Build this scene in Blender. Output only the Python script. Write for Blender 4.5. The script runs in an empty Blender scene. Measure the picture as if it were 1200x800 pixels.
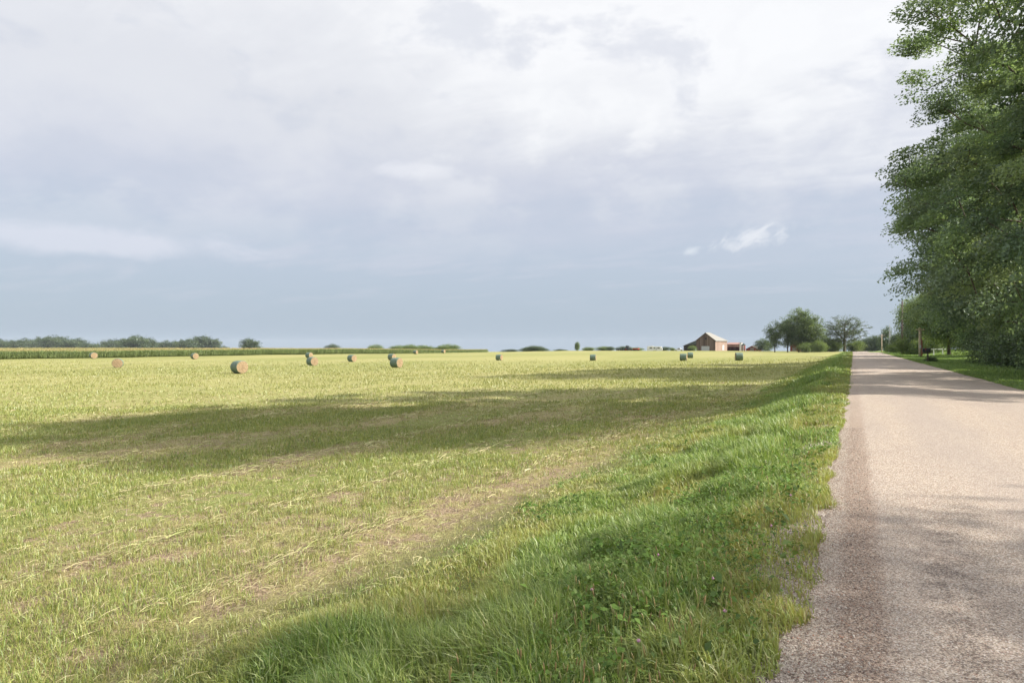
import bpy, math, random
import numpy as np
from mathutils import Vector, Matrix

# ------------------------------------------------------------------ camera, sky, sun, exposure
sc = bpy.context.scene
col = sc.collection
TH = math.atan(400 / 750)                      # heading of the view, left of the road direction (+Y)
CT, ST = math.cos(TH), math.sin(TH)
EYE = 1.6
cam_d = bpy.data.cameras.new('camera'); cam = bpy.data.objects.new('camera', cam_d); col.objects.link(cam)
cam_d.sensor_width = 36; cam_d.lens = 22.5; cam_d.clip_end = 20000; cam_d.clip_start = 0.05
cam_d.shift_y = 4.5 / 1200
cam.location = (0, 0, EYE); cam.rotation_euler = (math.radians(90), 0, TH)
sc.camera = cam

SUN_EL = math.radians(31)
SUN_AZ = math.radians(96) - TH                 # clockwise from +Y
sun_vec = Vector((math.sin(SUN_AZ) * math.cos(SUN_EL), math.cos(SUN_AZ) * math.cos(SUN_EL), math.sin(SUN_EL)))
sd = bpy.data.lights.new('sun', 'SUN'); sd.energy = 4.4; sd.angle = math.radians(0.6); sd.color = (1.0, 0.93, 0.82)
so = bpy.data.objects.new('sun', sd); col.objects.link(so)
so.rotation_euler = (-sun_vec).to_track_quat('-Z', 'Y').to_euler()
sc.view_settings.view_transform = 'Standard'; sc.view_settings.look = 'None'
sc.view_settings.exposure = 1.12; sc.view_settings.gamma = 1; sc.view_settings.use_curve_mapping = False
sc.cycles.use_denoising = True
sc.cycles.max_bounces = 6; sc.cycles.diffuse_bounces = 3; sc.cycles.transmission_bounces = 3
sc.cycles.transparent_max_bounces = 8; sc.cycles.volume_bounces = 0
sc.cycles.caustics_reflective = False; sc.cycles.caustics_refractive = False
sc.cycles.use_light_tree = False

class NT:
    def __init__(s, tree): s.t = tree; s.n = tree.nodes; s.l = tree.links
    def put(s, sock, v):
        if v is None: return
        if isinstance(v, bpy.types.NodeSocket): s.l.new(v, sock)
        else:
            if isinstance(v, (tuple, list)) and len(v) == 3 and sock.type == 'RGBA': v = (*v, 1)
            sock.default_value = v
    def m(s, op, a, b=None, c=None, clamp=False):
        n = s.n.new('ShaderNodeMath'); n.operation = op; n.use_clamp = clamp
        for i, v in enumerate((a, b, c)): s.put(n.inputs[i], v)
        return n.outputs[0]
    def vm(s, op, a, b=None):
        n = s.n.new('ShaderNodeVectorMath'); n.operation = op
        s.put(n.inputs[0], a); s.put(n.inputs[1], b)
        return n.outputs[0]
    def mix(s, f, a, b, mode='MIX'):
        n = s.n.new('ShaderNodeMix'); n.data_type = 'RGBA'; n.blend_type = mode
        s.put(n.inputs[0], f); s.put(n.inputs[6], a); s.put(n.inputs[7], b)
        return n.outputs[2]
    def noise(s, vec, scale, detail=4, rough=.55, dist=0):
        n = s.n.new('ShaderNodeTexNoise'); s.put(n.inputs['Vector'], vec)
        n.inputs['Scale'].default_value = scale; n.inputs['Detail'].default_value = detail
        n.inputs['Roughness'].default_value = rough; n.inputs['Distortion'].default_value = dist
        return n.outputs['Fac']
    def vor(s, vec, scale, out='Color', rnd=1):
        n = s.n.new('ShaderNodeTexVoronoi'); s.put(n.inputs['Vector'], vec); n.inputs['Scale'].default_value = scale
        n.inputs['Randomness'].default_value = rnd
        return n.outputs[out]
    def ramp(s, f, a, b, lo=0.0, hi=1.0):
        n = s.n.new('ShaderNodeMapRange'); n.interpolation_type = 'SMOOTHSTEP'
        s.put(n.inputs[0], f); s.put(n.inputs[1], a); s.put(n.inputs[2], b); s.put(n.inputs[3], lo); s.put(n.inputs[4], hi)
        return n.outputs[0]
    def sep(s, v):
        n = s.n.new('ShaderNodeSeparateXYZ'); s.put(n.inputs[0], v); return n.outputs
    def comb(s, x, y, z):
        n = s.n.new('ShaderNodeCombineXYZ'); s.put(n.inputs[0], x); s.put(n.inputs[1], y); s.put(n.inputs[2], z); return n.outputs[0]

w = bpy.data.worlds.new('World'); sc.world = w; w.use_nodes = True
t = NT(w.node_tree); t.n.clear()
tc = t.n.new('ShaderNodeTexCoord').outputs['Generated']
d3 = t.sep(tc)
zz = t.m('MAXIMUM', d3[2], 0.0)
az = t.m('ADD', t.m('ARCTAN2', d3[0], d3[1]), TH)                 # 0 = centre of the open view, + to the right
az = t.m('SUBTRACT', az, t.m('MULTIPLY', t.m('GREATER_THAN', az, math.pi), 2 * math.pi))
el = t.m('ARCSINE', zz)
den = t.m('ADD', zz, 0.13)
pl = t.comb(t.m('DIVIDE', d3[0], den), t.m('DIVIDE', d3[1], den), 0.0)
# a turned frame so the streets of cloud run left-right across the open side
def turned(a, sx, sy):
    mp = t.n.new('ShaderNodeMapping'); t.put(mp.inputs[0], pl); mp.inputs['Rotation'].default_value = (0, 0, a); mp.inputs['Scale'].default_value = (sx, sy, 1)
    return mp.outputs[0]
n1 = t.noise(turned(-TH + .15, .5, 1.0), 0.9, 6, .55, .4)
n2 = t.noise(turned(-TH - .1, .6, 1.4), 3.0, 7, .6, .5)
n3 = t.noise(turned(-TH + .1, .5, 1.1), 2.2, 6, .6, .2)
angv = t.comb(az, t.m('MULTIPLY', el, 1.9), 0.0)
n4 = t.noise(angv, 9.0, 7, .62, .3)
n5 = t.noise(angv, 2.6, 4, .5, .3)
n6 = t.noise(t.comb(az, t.m('MULTIPLY', el, 1.7), 3.0), 6.0, 7, .58, .2)
HOR, MID, LAV, PALE, WHT = (.40, .485, .59), (.475, .54, .65), (.575, .60, .70), (.72, .73, .775), (.93, .93, .94)
elw = t.m('ADD', el, t.m('MULTIPLY', t.m('SUBTRACT', n1, .5), .22))
elw = t.m('ADD', elw, t.m('MULTIPLY', t.m('SUBTRACT', n4, .5), .10))
c = t.mix(t.ramp(el, .02, .16), HOR, MID)
c = t.mix(t.m('MULTIPLY', t.ramp(n3, .48, .68), t.ramp(el, .03, .12, 0, .45)), c, LAV)
c = t.mix(t.ramp(elw, .10, .28), c, LAV)
c = t.mix(t.ramp(elw, .18, .36), c, PALE)
bright = t.m('ADD', elw, t.m('MULTIPLY', t.m('SUBTRACT', n2, .5), .24))
bright = t.m('ADD', bright, t.m('MULTIPLY', t.m('SUBTRACT', n5, .5), .16))
# brighter towards the sun's side
bright = t.m('ADD', bright, t.ramp(az, -.5, .50, -.10, .075))
c = t.mix(t.ramp(bright, .25, .47), c, WHT)
c = t.mix(t.m('MULTIPLY', t.ramp(n6, .46, .62), t.ramp(el, .10, .22, 0, .35)), c, (.74, .75, .79))
c = t.mix(t.m('MULTIPLY', t.ramp(n6, .48, .34), t.ramp(el, .10, .22, 0, .35)), c, (.53, .57, .67))
reg = t.m('MULTIPLY', t.ramp(az, -.25, .05), t.ramp(elw, .20, .32))
c = t.mix(t.m('MULTIPLY', t.ramp(n6, .52, .34), t.m('MULTIPLY', reg, .42)), c, (.69, .70, .765))
c = t.mix(t.m('MULTIPLY', t.ramp(n6, .50, .66), t.m('MULTIPLY', reg, .6)), c, (.95, .95, .955))
def blob(a0, e0, ra, re, nz=.9):
    da = t.m('DIVIDE', t.m('SUBTRACT', az, a0), ra); de = t.m('DIVIDE', t.m('SUBTRACT', el, e0), re)
    q = t.m('SQRT', t.m('ADD', t.m('MULTIPLY', da, da), t.m('MULTIPLY', de, de)))
    q = t.m('ADD', q, t.m('MULTIPLY', t.m('SUBTRACT', n4, .5), nz * 2))
    return t.ramp(q, 1.15, .25)
puffn = t.noise(t.comb(az, t.m('ADD', t.m('MULTIPLY', el, 1.6), t.m('MULTIPLY', az, -.5)), 0.0), 46, 5, .6, .4)
def puff(a0, e0, ra, re, amt):
    da = t.m('DIVIDE', t.m('SUBTRACT', az, a0), ra)
    de = t.m('DIVIDE', t.m('SUBTRACT', t.m('SUBTRACT', el, t.m('MULTIPLY', t.m('SUBTRACT', az, a0), .14)), e0), re)
    q = t.m('SQRT', t.m('ADD', t.m('MULTIPLY', da, da), t.m('MULTIPLY', de, de)))
    q = t.m('ADD', q, t.m('MULTIPLY', t.m('SUBTRACT', puffn, .5), 2.6))
    return t.ramp(q, 1.35, -.1, 0, amt)
c = t.mix(puff(.358, .157, .050, .0165, .62), c, (.88, .88, .91))
c = t.mix(puff(.275, .141, .014, .006, .5), c, (.80, .83, .88))
c = t.mix(t.m('MULTIPLY', blob(-.60, .135, .26, .022, 1.1), .65), c, (.70, .71, .80))
c = t.mix(t.m('MULTIPLY', blob(-.16, .262, .06, .012, 1.6), .45), c, (.86, .86, .90))
EXP = 2.0
c = t.mix(t.ramp(el, .52, .95), c, (1.15, 1.15, 1.17))
cl = t.vm('SCALE', c); cl.node.inputs['Scale'].default_value = 10.0 / EXP
sky = t.n.new('ShaderNodeTexSky'); sky.sky_type = 'NISHITA'; sky.sun_disc = False
sky.sun_elevation = SUN_EL; sky.sun_rotation = SUN_AZ; sky.air_density = 1.2; sky.dust_density = 1.5
fin = t.mix(0.94, sky.outputs[0], cl)
bg = t.n.new('ShaderNodeBackground'); t.l.new(fin, bg.inputs[0]); bg.inputs[1].default_value = 0.10
out = t.n.new('ShaderNodeOutputWorld'); t.l.new(bg.outputs[0], out.inputs[0])

# ------------------------------------------------------------------ helpers
rng = np.random.default_rng(7)
random.seed(7)
_T = np.random.default_rng(99).random((256, 256))
def vn(x, y, seed=0):
    x = np.asarray(x, float) + seed * 17.31; y = np.asarray(y, float) - seed * 9.77
    xi = np.floor(x).astype(int); yi = np.floor(y).astype(int); fx = x - xi; fy = y - yi
    fx = fx * fx * (3 - 2 * fx); fy = fy * fy * (3 - 2 * fy)
    a = _T[xi % 256, yi % 256]; b = _T[(xi + 1) % 256, yi % 256]; c_ = _T[xi % 256, (yi + 1) % 256]; d = _T[(xi + 1) % 256, (yi + 1) % 256]
    return (a * (1 - fx) + b * fx) * (1 - fy) + (c_ * (1 - fx) + d * fx) * fy
def fbm(x, y, seed=0, o=4):
    s = 0; a = .5; f = 1; tot = 0
    for i in range(o): s = s + a * vn(np.asarray(x) * f, np.asarray(y) * f, seed + i * 3); tot += a; a *= .5; f *= 2.03
    return s / tot
def sm(x, a, b):
    u = np.clip((np.asarray(x, float) - a) / (b - a), 0, 1); return u * u * (3 - 2 * u)
def W(px, D):                                   # a bearing and a depth to ground-plan metres
    r = (px - 600) / 750 * D
    return r * CT - D * ST, r * ST + D * CT
def rD(X, Y): return X * CT + Y * ST, Y * CT - X * ST
def zroad(Y):
    Y = np.asarray(Y, float)
    return -np.maximum(0, Y - 165) ** 2 / (Y - 165 + 60 + 1e-9 * (Y < 165)) * .045 * (Y > 165)
def road_cx(Y):                                 # beyond the crest the road bears right
    return 2.6 + np.where(np.asarray(Y) > 175, (np.maximum(np.asarray(Y, float) - 175, 0)) ** 2 * .0011, 0)
def zg(X, Y):
    X = np.asarray(X, float); Y = np.asarray(Y, float)
    Xs = X - (road_cx(Y) - 2.6) * 1.0
    L = -.12 * sm(Xs, -.3, -1.0) - .50 * sm(Xs, -.8, -3.2) - .33 * sm(Xs, -3.0, -5.5) - .25 * sm(Xs, -5, -14) - .40 * sm(Xs, -14, -45)
    L = L - .07 * (sm(Xs, -.35, -.05) * sm(Xs, 5.75, 5.45))
    L = L - .10 * sm(X, 5.6, 8) + .75 * sm(X, 9, 16) * sm(Y, 80, 135)
    near = sm(Xs, -12, -3)
    crest_r = zroad(Y)
    R = np.hypot(X, Y)
    fall = -np.maximum(0, R - 395) * .013
    fall = np.maximum(fall, -60)
    z = L + near * np.maximum(crest_r, -14) + (1 - near) * fall
    z = z - 1.2 * sm(X, -150, -176) * sm(Y, 170, 285)
    off = sm(Xs, -.5, -1.5)
    z = z + off * ((fbm(X * .9, Y * .9, 3, 3) - .5) * .10 + (fbm(X * .06, Y * .06, 5, 2) - .5) * .25 * sm(Xs, -5, -30))
    return z

def tag(o, label=None, cat=None, group=None, kind=None):
    if label: o['label'] = label
    if cat: o['category'] = cat
    if group: o['group'] = group
    if kind: o['kind'] = kind
    return o
def empty(name, loc, label, cat, group=None, rz=0, s=1):
    o = bpy.data.objects.new(name, None); col.objects.link(o); o.location = loc; o.rotation_euler = (0, 0, rz); o.scale = (s, s, s)
    o.empty_display_size = .3
    return tag(o, label, cat, group)
def copy_tree(o, parent=None):
    c_ = o.copy(); col.objects.link(c_); c_.parent = parent
    for ch in [x for x in o.children]: copy_tree(ch, c_)
    return c_
def np_mesh(name, verts, loops, sizes, colr=None, mat=None, parent=None, smooth=False):
    me = bpy.data.meshes.new(name)
    verts = np.ascontiguousarray(verts, dtype=np.float32); loops = np.ascontiguousarray(loops, dtype=np.int32).ravel()
    sizes = np.ascontiguousarray(sizes, dtype=np.int32)
    me.vertices.add(len(verts)); me.vertices.foreach_set('co', verts.ravel())
    me.loops.add(len(loops)); me.loops.foreach_set('vertex_index', loops)
    me.polygons.add(len(sizes)); st = np.zeros(len(sizes), np.int32); st[1:] = np.cumsum(sizes)[:-1]
    me.polygons.foreach_set('loop_start', st)
    if smooth: me.polygons.foreach_set('use_smooth', np.ones(len(sizes), bool))
    me.update(calc_edges=True)
    if colr is not None:
        a = me.attributes.new('tint', 'FLOAT_COLOR', 'POINT')
        cc = np.ones((len(verts), 4), np.float32); cc[:, :3] = colr; a.data.foreach_set('color', cc.ravel())
    o = bpy.data.objects.new(name, me); col.objects.link(o); o.parent = parent
    if mat: me.materials.append(mat)
    return o

class MB:                                        # boxes, tubes, prisms gathered into one mesh
    def __init__(s): s.v = []; s.f = []
    def add(s, vs, fs):
        k = len(s.v); s.v += [tuple(v) for v in vs]; s.f += [tuple(i + k for i in f) for f in fs]; return s
    def box(s, x0, x1, y0, y1, z0, z1):
        return s.add([(x, y, z) for z in (z0, z1) for y in (y0, y1) for x in (x0, x1)],
                     [(0, 2, 3, 1), (4, 5, 7, 6), (0, 1, 5, 4), (2, 6, 7, 3), (0, 4, 6, 2), (1, 3, 7, 5)])
    def prism(s, prof, a, b, axis='y'):          # closed outline (u,v) run from a to b
        n = len(prof); P = []
        for q in (a, b):
            for (u, v) in prof: P.append((u, q, v) if axis == 'y' else (q, u, v))
        return s.add(P, [tuple(range(n - 1, -1, -1)), tuple(range(n, 2 * n))] + [(i, (i + 1) % n, n + (i + 1) % n, n + i) for i in range(n)])
    def tube(s, pts, rad, n=8, cap=True):
        pts = [Vector(p) for p in pts]; k0 = len(s.v)
        if not isinstance(rad, (list, tuple)): rad = [rad] * len(pts)
        for i, p in enumerate(pts):
            dd = (pts[min(i + 1, len(pts) - 1)] - pts[max(i - 1, 0)]).normalized()
            u = dd.orthogonal().normalized() if abs(dd.z) < .99 else Vector((1, 0, 0)); vv = dd.cross(u)
            for j in range(n):
                a = 2 * math.pi * j / n; s.v.append(tuple(p + (u * math.cos(a) + vv * math.sin(a)) * rad[i]))
        for i in range(len(pts) - 1):
            for j in range(n):
                a = k0 + i * n + j; b = k0 + i * n + (j + 1) % n; s.f.append((a, b, b + n, a + n))
        if cap:
            s.f.append(tuple(k0 + j for j in range(n - 1, -1, -1))); s.f.append(tuple(k0 + (len(pts) - 1) * n + j for j in range(n)))
        return s
    def build(s, name, mat, parent=None, smooth=False, bevel=0):
        me = bpy.data.meshes.new(name); me.from_pydata(s.v, [], s.f)
        if mat: me.materials.append(mat)
        if smooth: me.polygons.foreach_set('use_smooth', [True] * len(me.polygons))
        me.update(); o = bpy.data.objects.new(name, me); col.objects.link(o); o.parent = parent
        if bevel:
            b = o.modifiers.new('bevel', 'BEVEL'); b.width = bevel; b.segments = 2
        return o

# ------------------------------------------------------------------ materials
def new_mat(name):
    m = bpy.data.materials.new(name); m.use_nodes = True; n = NT(m.node_tree); n.n.clear()
    o = n.n.new('ShaderNodeOutputMaterial'); return m, n, o
def pbsdf(n, o, colr, rough=.8, bump=None, bstr=.3, bdist=.02, spec=.3, metal=0):
    p = n.n.new('ShaderNodeBsdfPrincipled'); n.put(p.inputs['Base Color'], colr); n.put(p.inputs['Roughness'], rough)
    p.inputs['Specular IOR Level'].default_value = spec; p.inputs['Metallic'].default_value = metal
    if bump is not None:
        b = n.n.new('ShaderNodeBump'); b.inputs['Strength'].default_value = bstr; b.inputs['Distance'].default_value = bdist
        n.put(b.inputs['Height'], bump); n.l.new(b.outputs[0], p.inputs['Normal'])
    n.l.new(p.outputs[0], o.inputs[0]); return p
def simple(name, colr, rough=.7, var=.25, scale=3, spec=.3, metal=0, obj=True):
    m, n, o = new_mat(name); tcn = n.n.new('ShaderNodeTexCoord').outputs['Object']
    f = n.noise(tcn, scale, 5, .6); c2 = tuple(x * (1 - var) for x in colr); c1 = tuple(min(1, x * (1 + var)) for x in colr)
    pbsdf(n, o, n.mix(f, c2, c1), rough, f, .15, .02, spec, metal); return m
def leafy(name, trans=.35, gloss=.05, mul=(1, 1, 1), rough=.5):
    m, n, o = new_mat(name)
    a = n.n.new('ShaderNodeAttribute'); a.attribute_name = 'tint'
    cc = n.mix(1.0, a.outputs['Color'], mul, 'MULTIPLY')
    d = n.n.new('ShaderNodeBsdfDiffuse'); n.l.new(cc, d.inputs[0])
    tr = n.n.new('ShaderNodeBsdfTranslucent'); n.l.new(n.mix(1.0, cc, (1.2, 1.2, .72), 'MULTIPLY'), tr.inputs[0])
    g = n.n.new('ShaderNodeBsdfGlossy'); g.inputs['Roughness'].default_value = rough; g.inputs[0].default_value = (.9, .95, 1, 1)
    m1 = n.n.new('ShaderNodeMixShader'); m1.inputs[0].default_value = trans; n.l.new(d.outputs[0], m1.inputs[1]); n.l.new(tr.outputs[0], m1.inputs[2])
    m2 = n.n.new('ShaderNodeMixShader'); m2.inputs[0].default_value = gloss; n.l.new(m1.outputs[0], m2.inputs[1]); n.l.new(g.outputs[0], m2.inputs[2])
    n.l.new(m2.outputs[0], o.inputs[0]); return m
M_leaf = leafy('leaf', .42, .04, (1, 1, 1), .55)
M_weed = leafy('weed_leaf', .3, .012, (1, 1, 1), .6)
M_grass = leafy('grass_blade', .30, .05)
M_straw = leafy('straw_blade', .12, .03)
M_corn = leafy('corn_leaf', .28, .03)

def bark():
    m, n, o = new_mat('bark'); tcn = n.n.new('ShaderNodeTexCoord').outputs['Object']
    mp = n.vm('MULTIPLY', tcn, (6, 6, 1.2)); f = n.noise(mp, 2.2, 6, .65)
    pbsdf(n, o, n.mix(n.ramp(f, .3, .7), (.06, .045, .035), (.19, .155, .125)), .9, f, .8, .05, .15); return m
M_bark = bark()

def ground_mat():
    m, n, o = new_mat('ground'); P = n.n.new('ShaderNodeNewGeometry').outputs['Position']; s = n.sep(P); X, Y = s[0], s[1]
    turn = n.comb(n.m('MULTIPLY', X, 1.0), n.m('MULTIPLY', Y, .22), 0.0)
    patch = n.noise(turn, .30, 6, .6, .3); fine = n.noise(P, 5.5, 7, .7); mid = n.noise(P, .9, 5, .6)
    big = n.noise(n.comb(X, n.m('MULTIPLY', Y, .35), 0.0), .035, 5, .55)
    rows = n.noise(n.comb(X, n.m('MULTIPLY', Y, .02), 0.0), .42, 4, .5)
    grain = n.ramp(n.noise(P, 38, 5, .75), .38, .62)
    green = n.mix(grain, (.09, .11, .035), (.27, .30, .09))
    straw = n.mix(grain, (.15, .12, .065), (.40, .35, .17))
    soil = n.mix(n.ramp(n.noise(P, 22, 5, .7), .35, .65), (.13, .09, .06), (.36, .28, .19))
    far = n.m('SQRT', n.m('ADD', n.m('MULTIPLY', X, X), n.m('MULTIPLY', Y, Y)))
    c_ = n.mix(n.ramp(n.m('ADD', patch, n.m('MULTIPLY', n.m('SUBTRACT', rows, .5), .5)), .42, .62), green, straw)
    nearsoil = n.m('MULTIPLY', n.ramp(n.m('ADD', n.m('MULTIPLY', n.noise(P, 2.6, 5, .6), .6), n.m('MULTIPLY', patch, .4)), .50, .58), n.ramp(far, 40, 11))
    c_ = n.mix(nearsoil, c_, soil)
    fc = n.mix(n.ramp(n.m('ADD', big, n.m('MULTIPLY', n.m('SUBTRACT', rows, .5), .25)), .40, .62), (.225, .235, .08), (.305, .29, .12))
    fc = n.mix(n.ramp(fine, .35, .65, 0, .35), fc, (.31, .31, .13))
    fc = n.mix(n.ramp(mid, .55, .68, 0, .35), fc, (.24, .27, .09))
    c_ = n.mix(n.ramp(far, 14, 55), c_, fc)
    # verge and lawn beside the road
    vg = n.mix(fine, (.085, .085, .035), (.15, .19, .06))
    lawn = n.mix(fine, (.13, .19, .05), (.22, .29, .08))
    vmask = n.ramp(n.m('ADD', X, n.m('MULTIPLY', n.m('SUBTRACT', patch, .5), 2.0)), -5.2, -3.6)
    c_ = n.mix(vmask, c_, n.mix(n.ramp(far, 10, 40), vg, lawn))
    grit = n.vor(P, 95, 'Color'); gs = n.sep(grit)[0]
    gcol = n.mix(gs, (.14, .105, .085), (.62, .55, .48))
    edge = n.m('ADD', X, n.m('MULTIPLY', n.m('SUBTRACT', n.noise(P, 1.6, 4, .6), .5), 1.6))
    gm = n.m('MULTIPLY', n.ramp(edge, -.75, -.5), n.ramp(X, 6.0, 5.7))
    c_ = n.mix(gm, c_, gcol)
    pbsdf(n, o, c_, .95, n.m('ADD', fine, n.m('MULTIPLY', gs, n.m('MULTIPLY', gm, .3))), .8, .06, .1); return m

def road_mat():
    m, n, o = new_mat('chip_seal'); P = n.n.new('ShaderNodeNewGeometry').outputs['Position']; s = n.sep(P); X, Y = s[0], s[1]
    v = n.sep(n.vor(P, 135, 'Color')); v2 = n.sep(n.vor(P, 80, 'Color')); d = n.vor(P, 135, 'Distance')
    st = n.m('ADD', n.m('MULTIPLY', v[0], .65), n.m('MULTIPLY', v2[1], .35))
    base = n.mix(n.ramp(st, .12, .88), (.175, .138, .11), (.60, .505, .41))
    base = n.mix(n.ramp(v[1], .84, .93), base, (.72, .66, .60))
    base = n.mix(n.ramp(v[2], .90, .95, 0, .8), base, (.30, .16, .11))
    fl = n.noise(n.comb(n.m('MULTIPLY', X, 1.0), n.m('MULTIPLY', Y, .18), 0.0), 1.1, 5, .6)
    base = n.mix(n.ramp(fl, .35, .65, .0, .30), base, (.30, .255, .235))
    # dusty rusty-brown stripe worn along the left edge
    wob = n.m('MULTIPLY', n.m('SUBTRACT', n.noise(P, .8, 3, .5), .5), .12)
    dx = n.m('ABSOLUTE', n.m('SUBTRACT', n.m('ADD', X, wob), .05))
    strp = n.m('MULTIPLY', n.m('MULTIPLY', n.ramp(dx, .19, .07), n.ramp(st, .0, 1.0, 1.0, .6)), n.ramp(Y, 26, 5, .22, .70))
    base = n.mix(strp, base, n.mix(n.ramp(st, .15, .85), (.10, .065, .045), (.43, .30, .22)))
    # wheel path: tar shows through in ragged dark patches
    dw = n.m('ABSOLUTE', n.m('SUBTRACT', X, .60))
    tar = n.noise(n.comb(n.m('MULTIPLY', X, 1.0), n.m('MULTIPLY', Y, .8), 0.0), 4.5, 9, .78)
    tm = n.m('MULTIPLY', n.ramp(tar, .47, .56), n.m('MULTIPLY', n.ramp(dw, .34, .05), n.ramp(Y, 9, 5.5)))
    base = n.mix(n.m('MULTIPLY', tm, n.ramp(st, .2, .8, .75, .2)), base, (.10, .075, .065))
    # smoother paler grey wheel paths
    for cx in (1.5, 3.9):
        dw2 = n.m('ABSOLUTE', n.m('SUBTRACT', X, cx)); base = n.mix(n.ramp(dw2, .75, .1, 0, .25), base, (.36, .31, .28))
    pbsdf(n, o, base, .9, n.m('ADD', n.m('MULTIPLY', d, -1.0), n.m('MULTIPLY', v[0], .5)), .7, .012, .25); return m

M_ground, M_road = ground_mat(), road_mat()

# ------------------------------------------------------------------ ground sheet and road
def axis(dense0, dense1, step, lo, hi, grow=1.13):
    a = list(np.arange(dense0, dense1, step)); s_ = step; x = a[-1]
    while x < hi: s_ = min(s_ * grow, 260); x += s_; a.append(x)
    s_ = step; x = a[0]; pre = []
    while x > lo: s_ = min(s_ * grow, 260); x -= s_; pre.append(x)
    return np.array(pre[::-1] + a)
def sheet(name, gx, gy, Z, mat):
    nx, ny = gx.shape
    v = np.stack([gx, gy, Z], -1).reshape(-1, 3)
    idx = np.arange(nx * ny).reshape(nx, ny)
    q = np.stack([idx[:-1, :-1], idx[1:, :-1], idx[1:, 1:], idx[:-1, 1:]], -1).reshape(-1, 4)
    return np_mesh(name, v, q, np.full(len(q), 4), None, mat, None, True)
ax = axis(-13, 8, .2, -4500, 4500); ay = axis(-3, 34, .3, -600, 5500, 1.07)
GX, GY = np.meshgrid(ax, ay, indexing='ij')
tag(sheet('ground', GX, GY, zg(GX, GY), M_ground), kind='structure')
ry = axis(0, 40, .25, -60, 420, 1.05); us = np.linspace(0, 1, 25)
U, RY = np.meshgrid(us, ry, indexing='ij')
le = -2.82 + (fbm(RY * 1.3, RY * 0, 11, 4) - .5) * .22 - .10 * sm(RY, 6, 2); re = 2.85 + (fbm(RY * 1.1, RY * 0 + 5, 12, 4) - .5) * .25
RX = road_cx(RY) + le + (re - le) * U
edge_d = np.minimum(U, 1 - U) * 5.7
RZ = np.where(RY > 165, zroad(RY), 0) + .030 * (1 - (2 * U - 1) ** 2) - .035 + .03 * sm(edge_d, 0, .25)
tag(sheet('road', RX, RY, RZ + .004, M_road), kind='structure')

# ------------------------------------------------------------------ ground cover
def in_view(N, d0, d1, p, margin=.10, pad=1.2):
    """points on the ground plan in the open view's wedge; p: density falls off as D^-p"""
    e = 2 - p; u = rng.random(N)
    D = (d0 ** e + u * (d1 ** e - d0 ** e)) ** (1 / e)
    r = (rng.random(N) * 2 - 1) * ((.8 + margin) * D + pad)
    return r * CT - D * ST, r * ST + D * CT, D
def blades(name, X, Y, Zb, h, wd, lean, cl, mat, az=None, kind='stuff', label=None, cat=None):
    N = len(X)
    az = rng.random(N) * 2 * np.pi if az is None else az
    fa = rng.random(N) * np.pi
    dh = np.stack([np.cos(az), np.sin(az), 0 * az], 1); sd_ = np.stack([np.cos(fa), np.sin(fa), 0 * fa], 1) * (wd / 2)[:, None]
    b = np.stack([X, Y, Zb - .01], 1); up = np.array([0, 0, 1.0])
    hh = h[:, None]; ln = lean[:, None]
    p1 = b + up * hh * (.60 - .12 * ln) + dh * hh * ln * .28
    p2 = b + up * hh * (1 - .42 * ln) + dh * hh * ln * .85
    V = np.stack([b - sd_, b + sd_, p1 - sd_ * .8, p1 + sd_ * .8, p2], 1).reshape(-1, 3)
    k = (np.arange(N) * 5)[:, None]
    L = np.concatenate([k + np.array([[0, 1, 3, 2]]), k + np.array([[2, 3, 4]])], 1)
    sz = np.tile([4, 3], N)
    o = np_mesh(name, V, L, sz, np.repeat(cl, 5, 0), mat)
    return tag(o, label, cat, None, kind)
def pal(cols, wts, N, var=.22):
    cols = np.array(cols); idx = rng.choice(len(cols), N, p=np.array(wts) / sum(wts))
    return cols[idx] * (1 + (rng.random((N, 1)) - .5) * 2 * var)
def vedge(X, Y): return -3.7 + (fbm(X * .5, Y * .35, 21, 3) - .5) * 2.4

# -- hay stubble
def stubble(N, d0, d1, p, hs, ws, name):
    X, Y, D = in_view(N, d0, d1, p)
    k = (X < vedge(X, Y) + .6 * rng.random(len(X))) & (X > -165); X, Y, D = X[k], Y[k], D[k]
    g = fbm(X * .55, Y * .25, 31, 4) + (fbm(X * 4.2, Y * 3.6, 36, 2) - .5) * .55 + (fbm(X * .42, Y * .02, 41, 3) - .5) * .3
    den = sm(g, .36, .56)
    far = sm(D, 15, 60)
    k = (rng.random(len(X)) < np.maximum(.38 + .62 * den, far * .7)) & (rng.random(len(X)) > sm(D, 45, 150)); X, Y, D, g = X[k], Y[k], D[k], g[k]
    n = len(X)
    lush = sm(g + (rng.random(n) - .5) * .25, .42, .64)[:, None]
    dry = pal([(.37, .34, .15), (.32, .28, .14), (.29, .20, .13), (.32, .34, .11)], [4, 3, 2, 3], n)
    grn = pal([(.22, .28, .065), (.30, .335, .085), (.155, .215, .05), (.36, .36, .12)], [4, 4, 2, 3], n)
    f = far[k][:, None] if False else sm(D, 12, 60)[:, None]
    cl = dry * (1 - lush) + grn * lush
    cl = cl * (1 - .55 * f) + np.array([.30, .29, .115]) * .55 * f
    h = hs * (.5 + rng.random(n)) * (.65 + .8 * lush[:, 0]) * (1 + D * .012); wd = ws * (.7 + .6 * rng.random(n)) * np.maximum(1, D / 7)
    wd = np.minimum(wd, .06)
    return X, Y, h, wd, np.where(rng.random(n) < .35, 1.5, .5) * (.5 + rng.random(n) * .7), cl
pts = [stubble(560000, 3.2, 32, 1.45, .075, .0052, 'a'), stubble(260000, 26, 150, 1.2, .09, .0055, 'b')]
X, Y, h, wd, ln, cl = [np.concatenate(a) for a in zip(*pts)]
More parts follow.
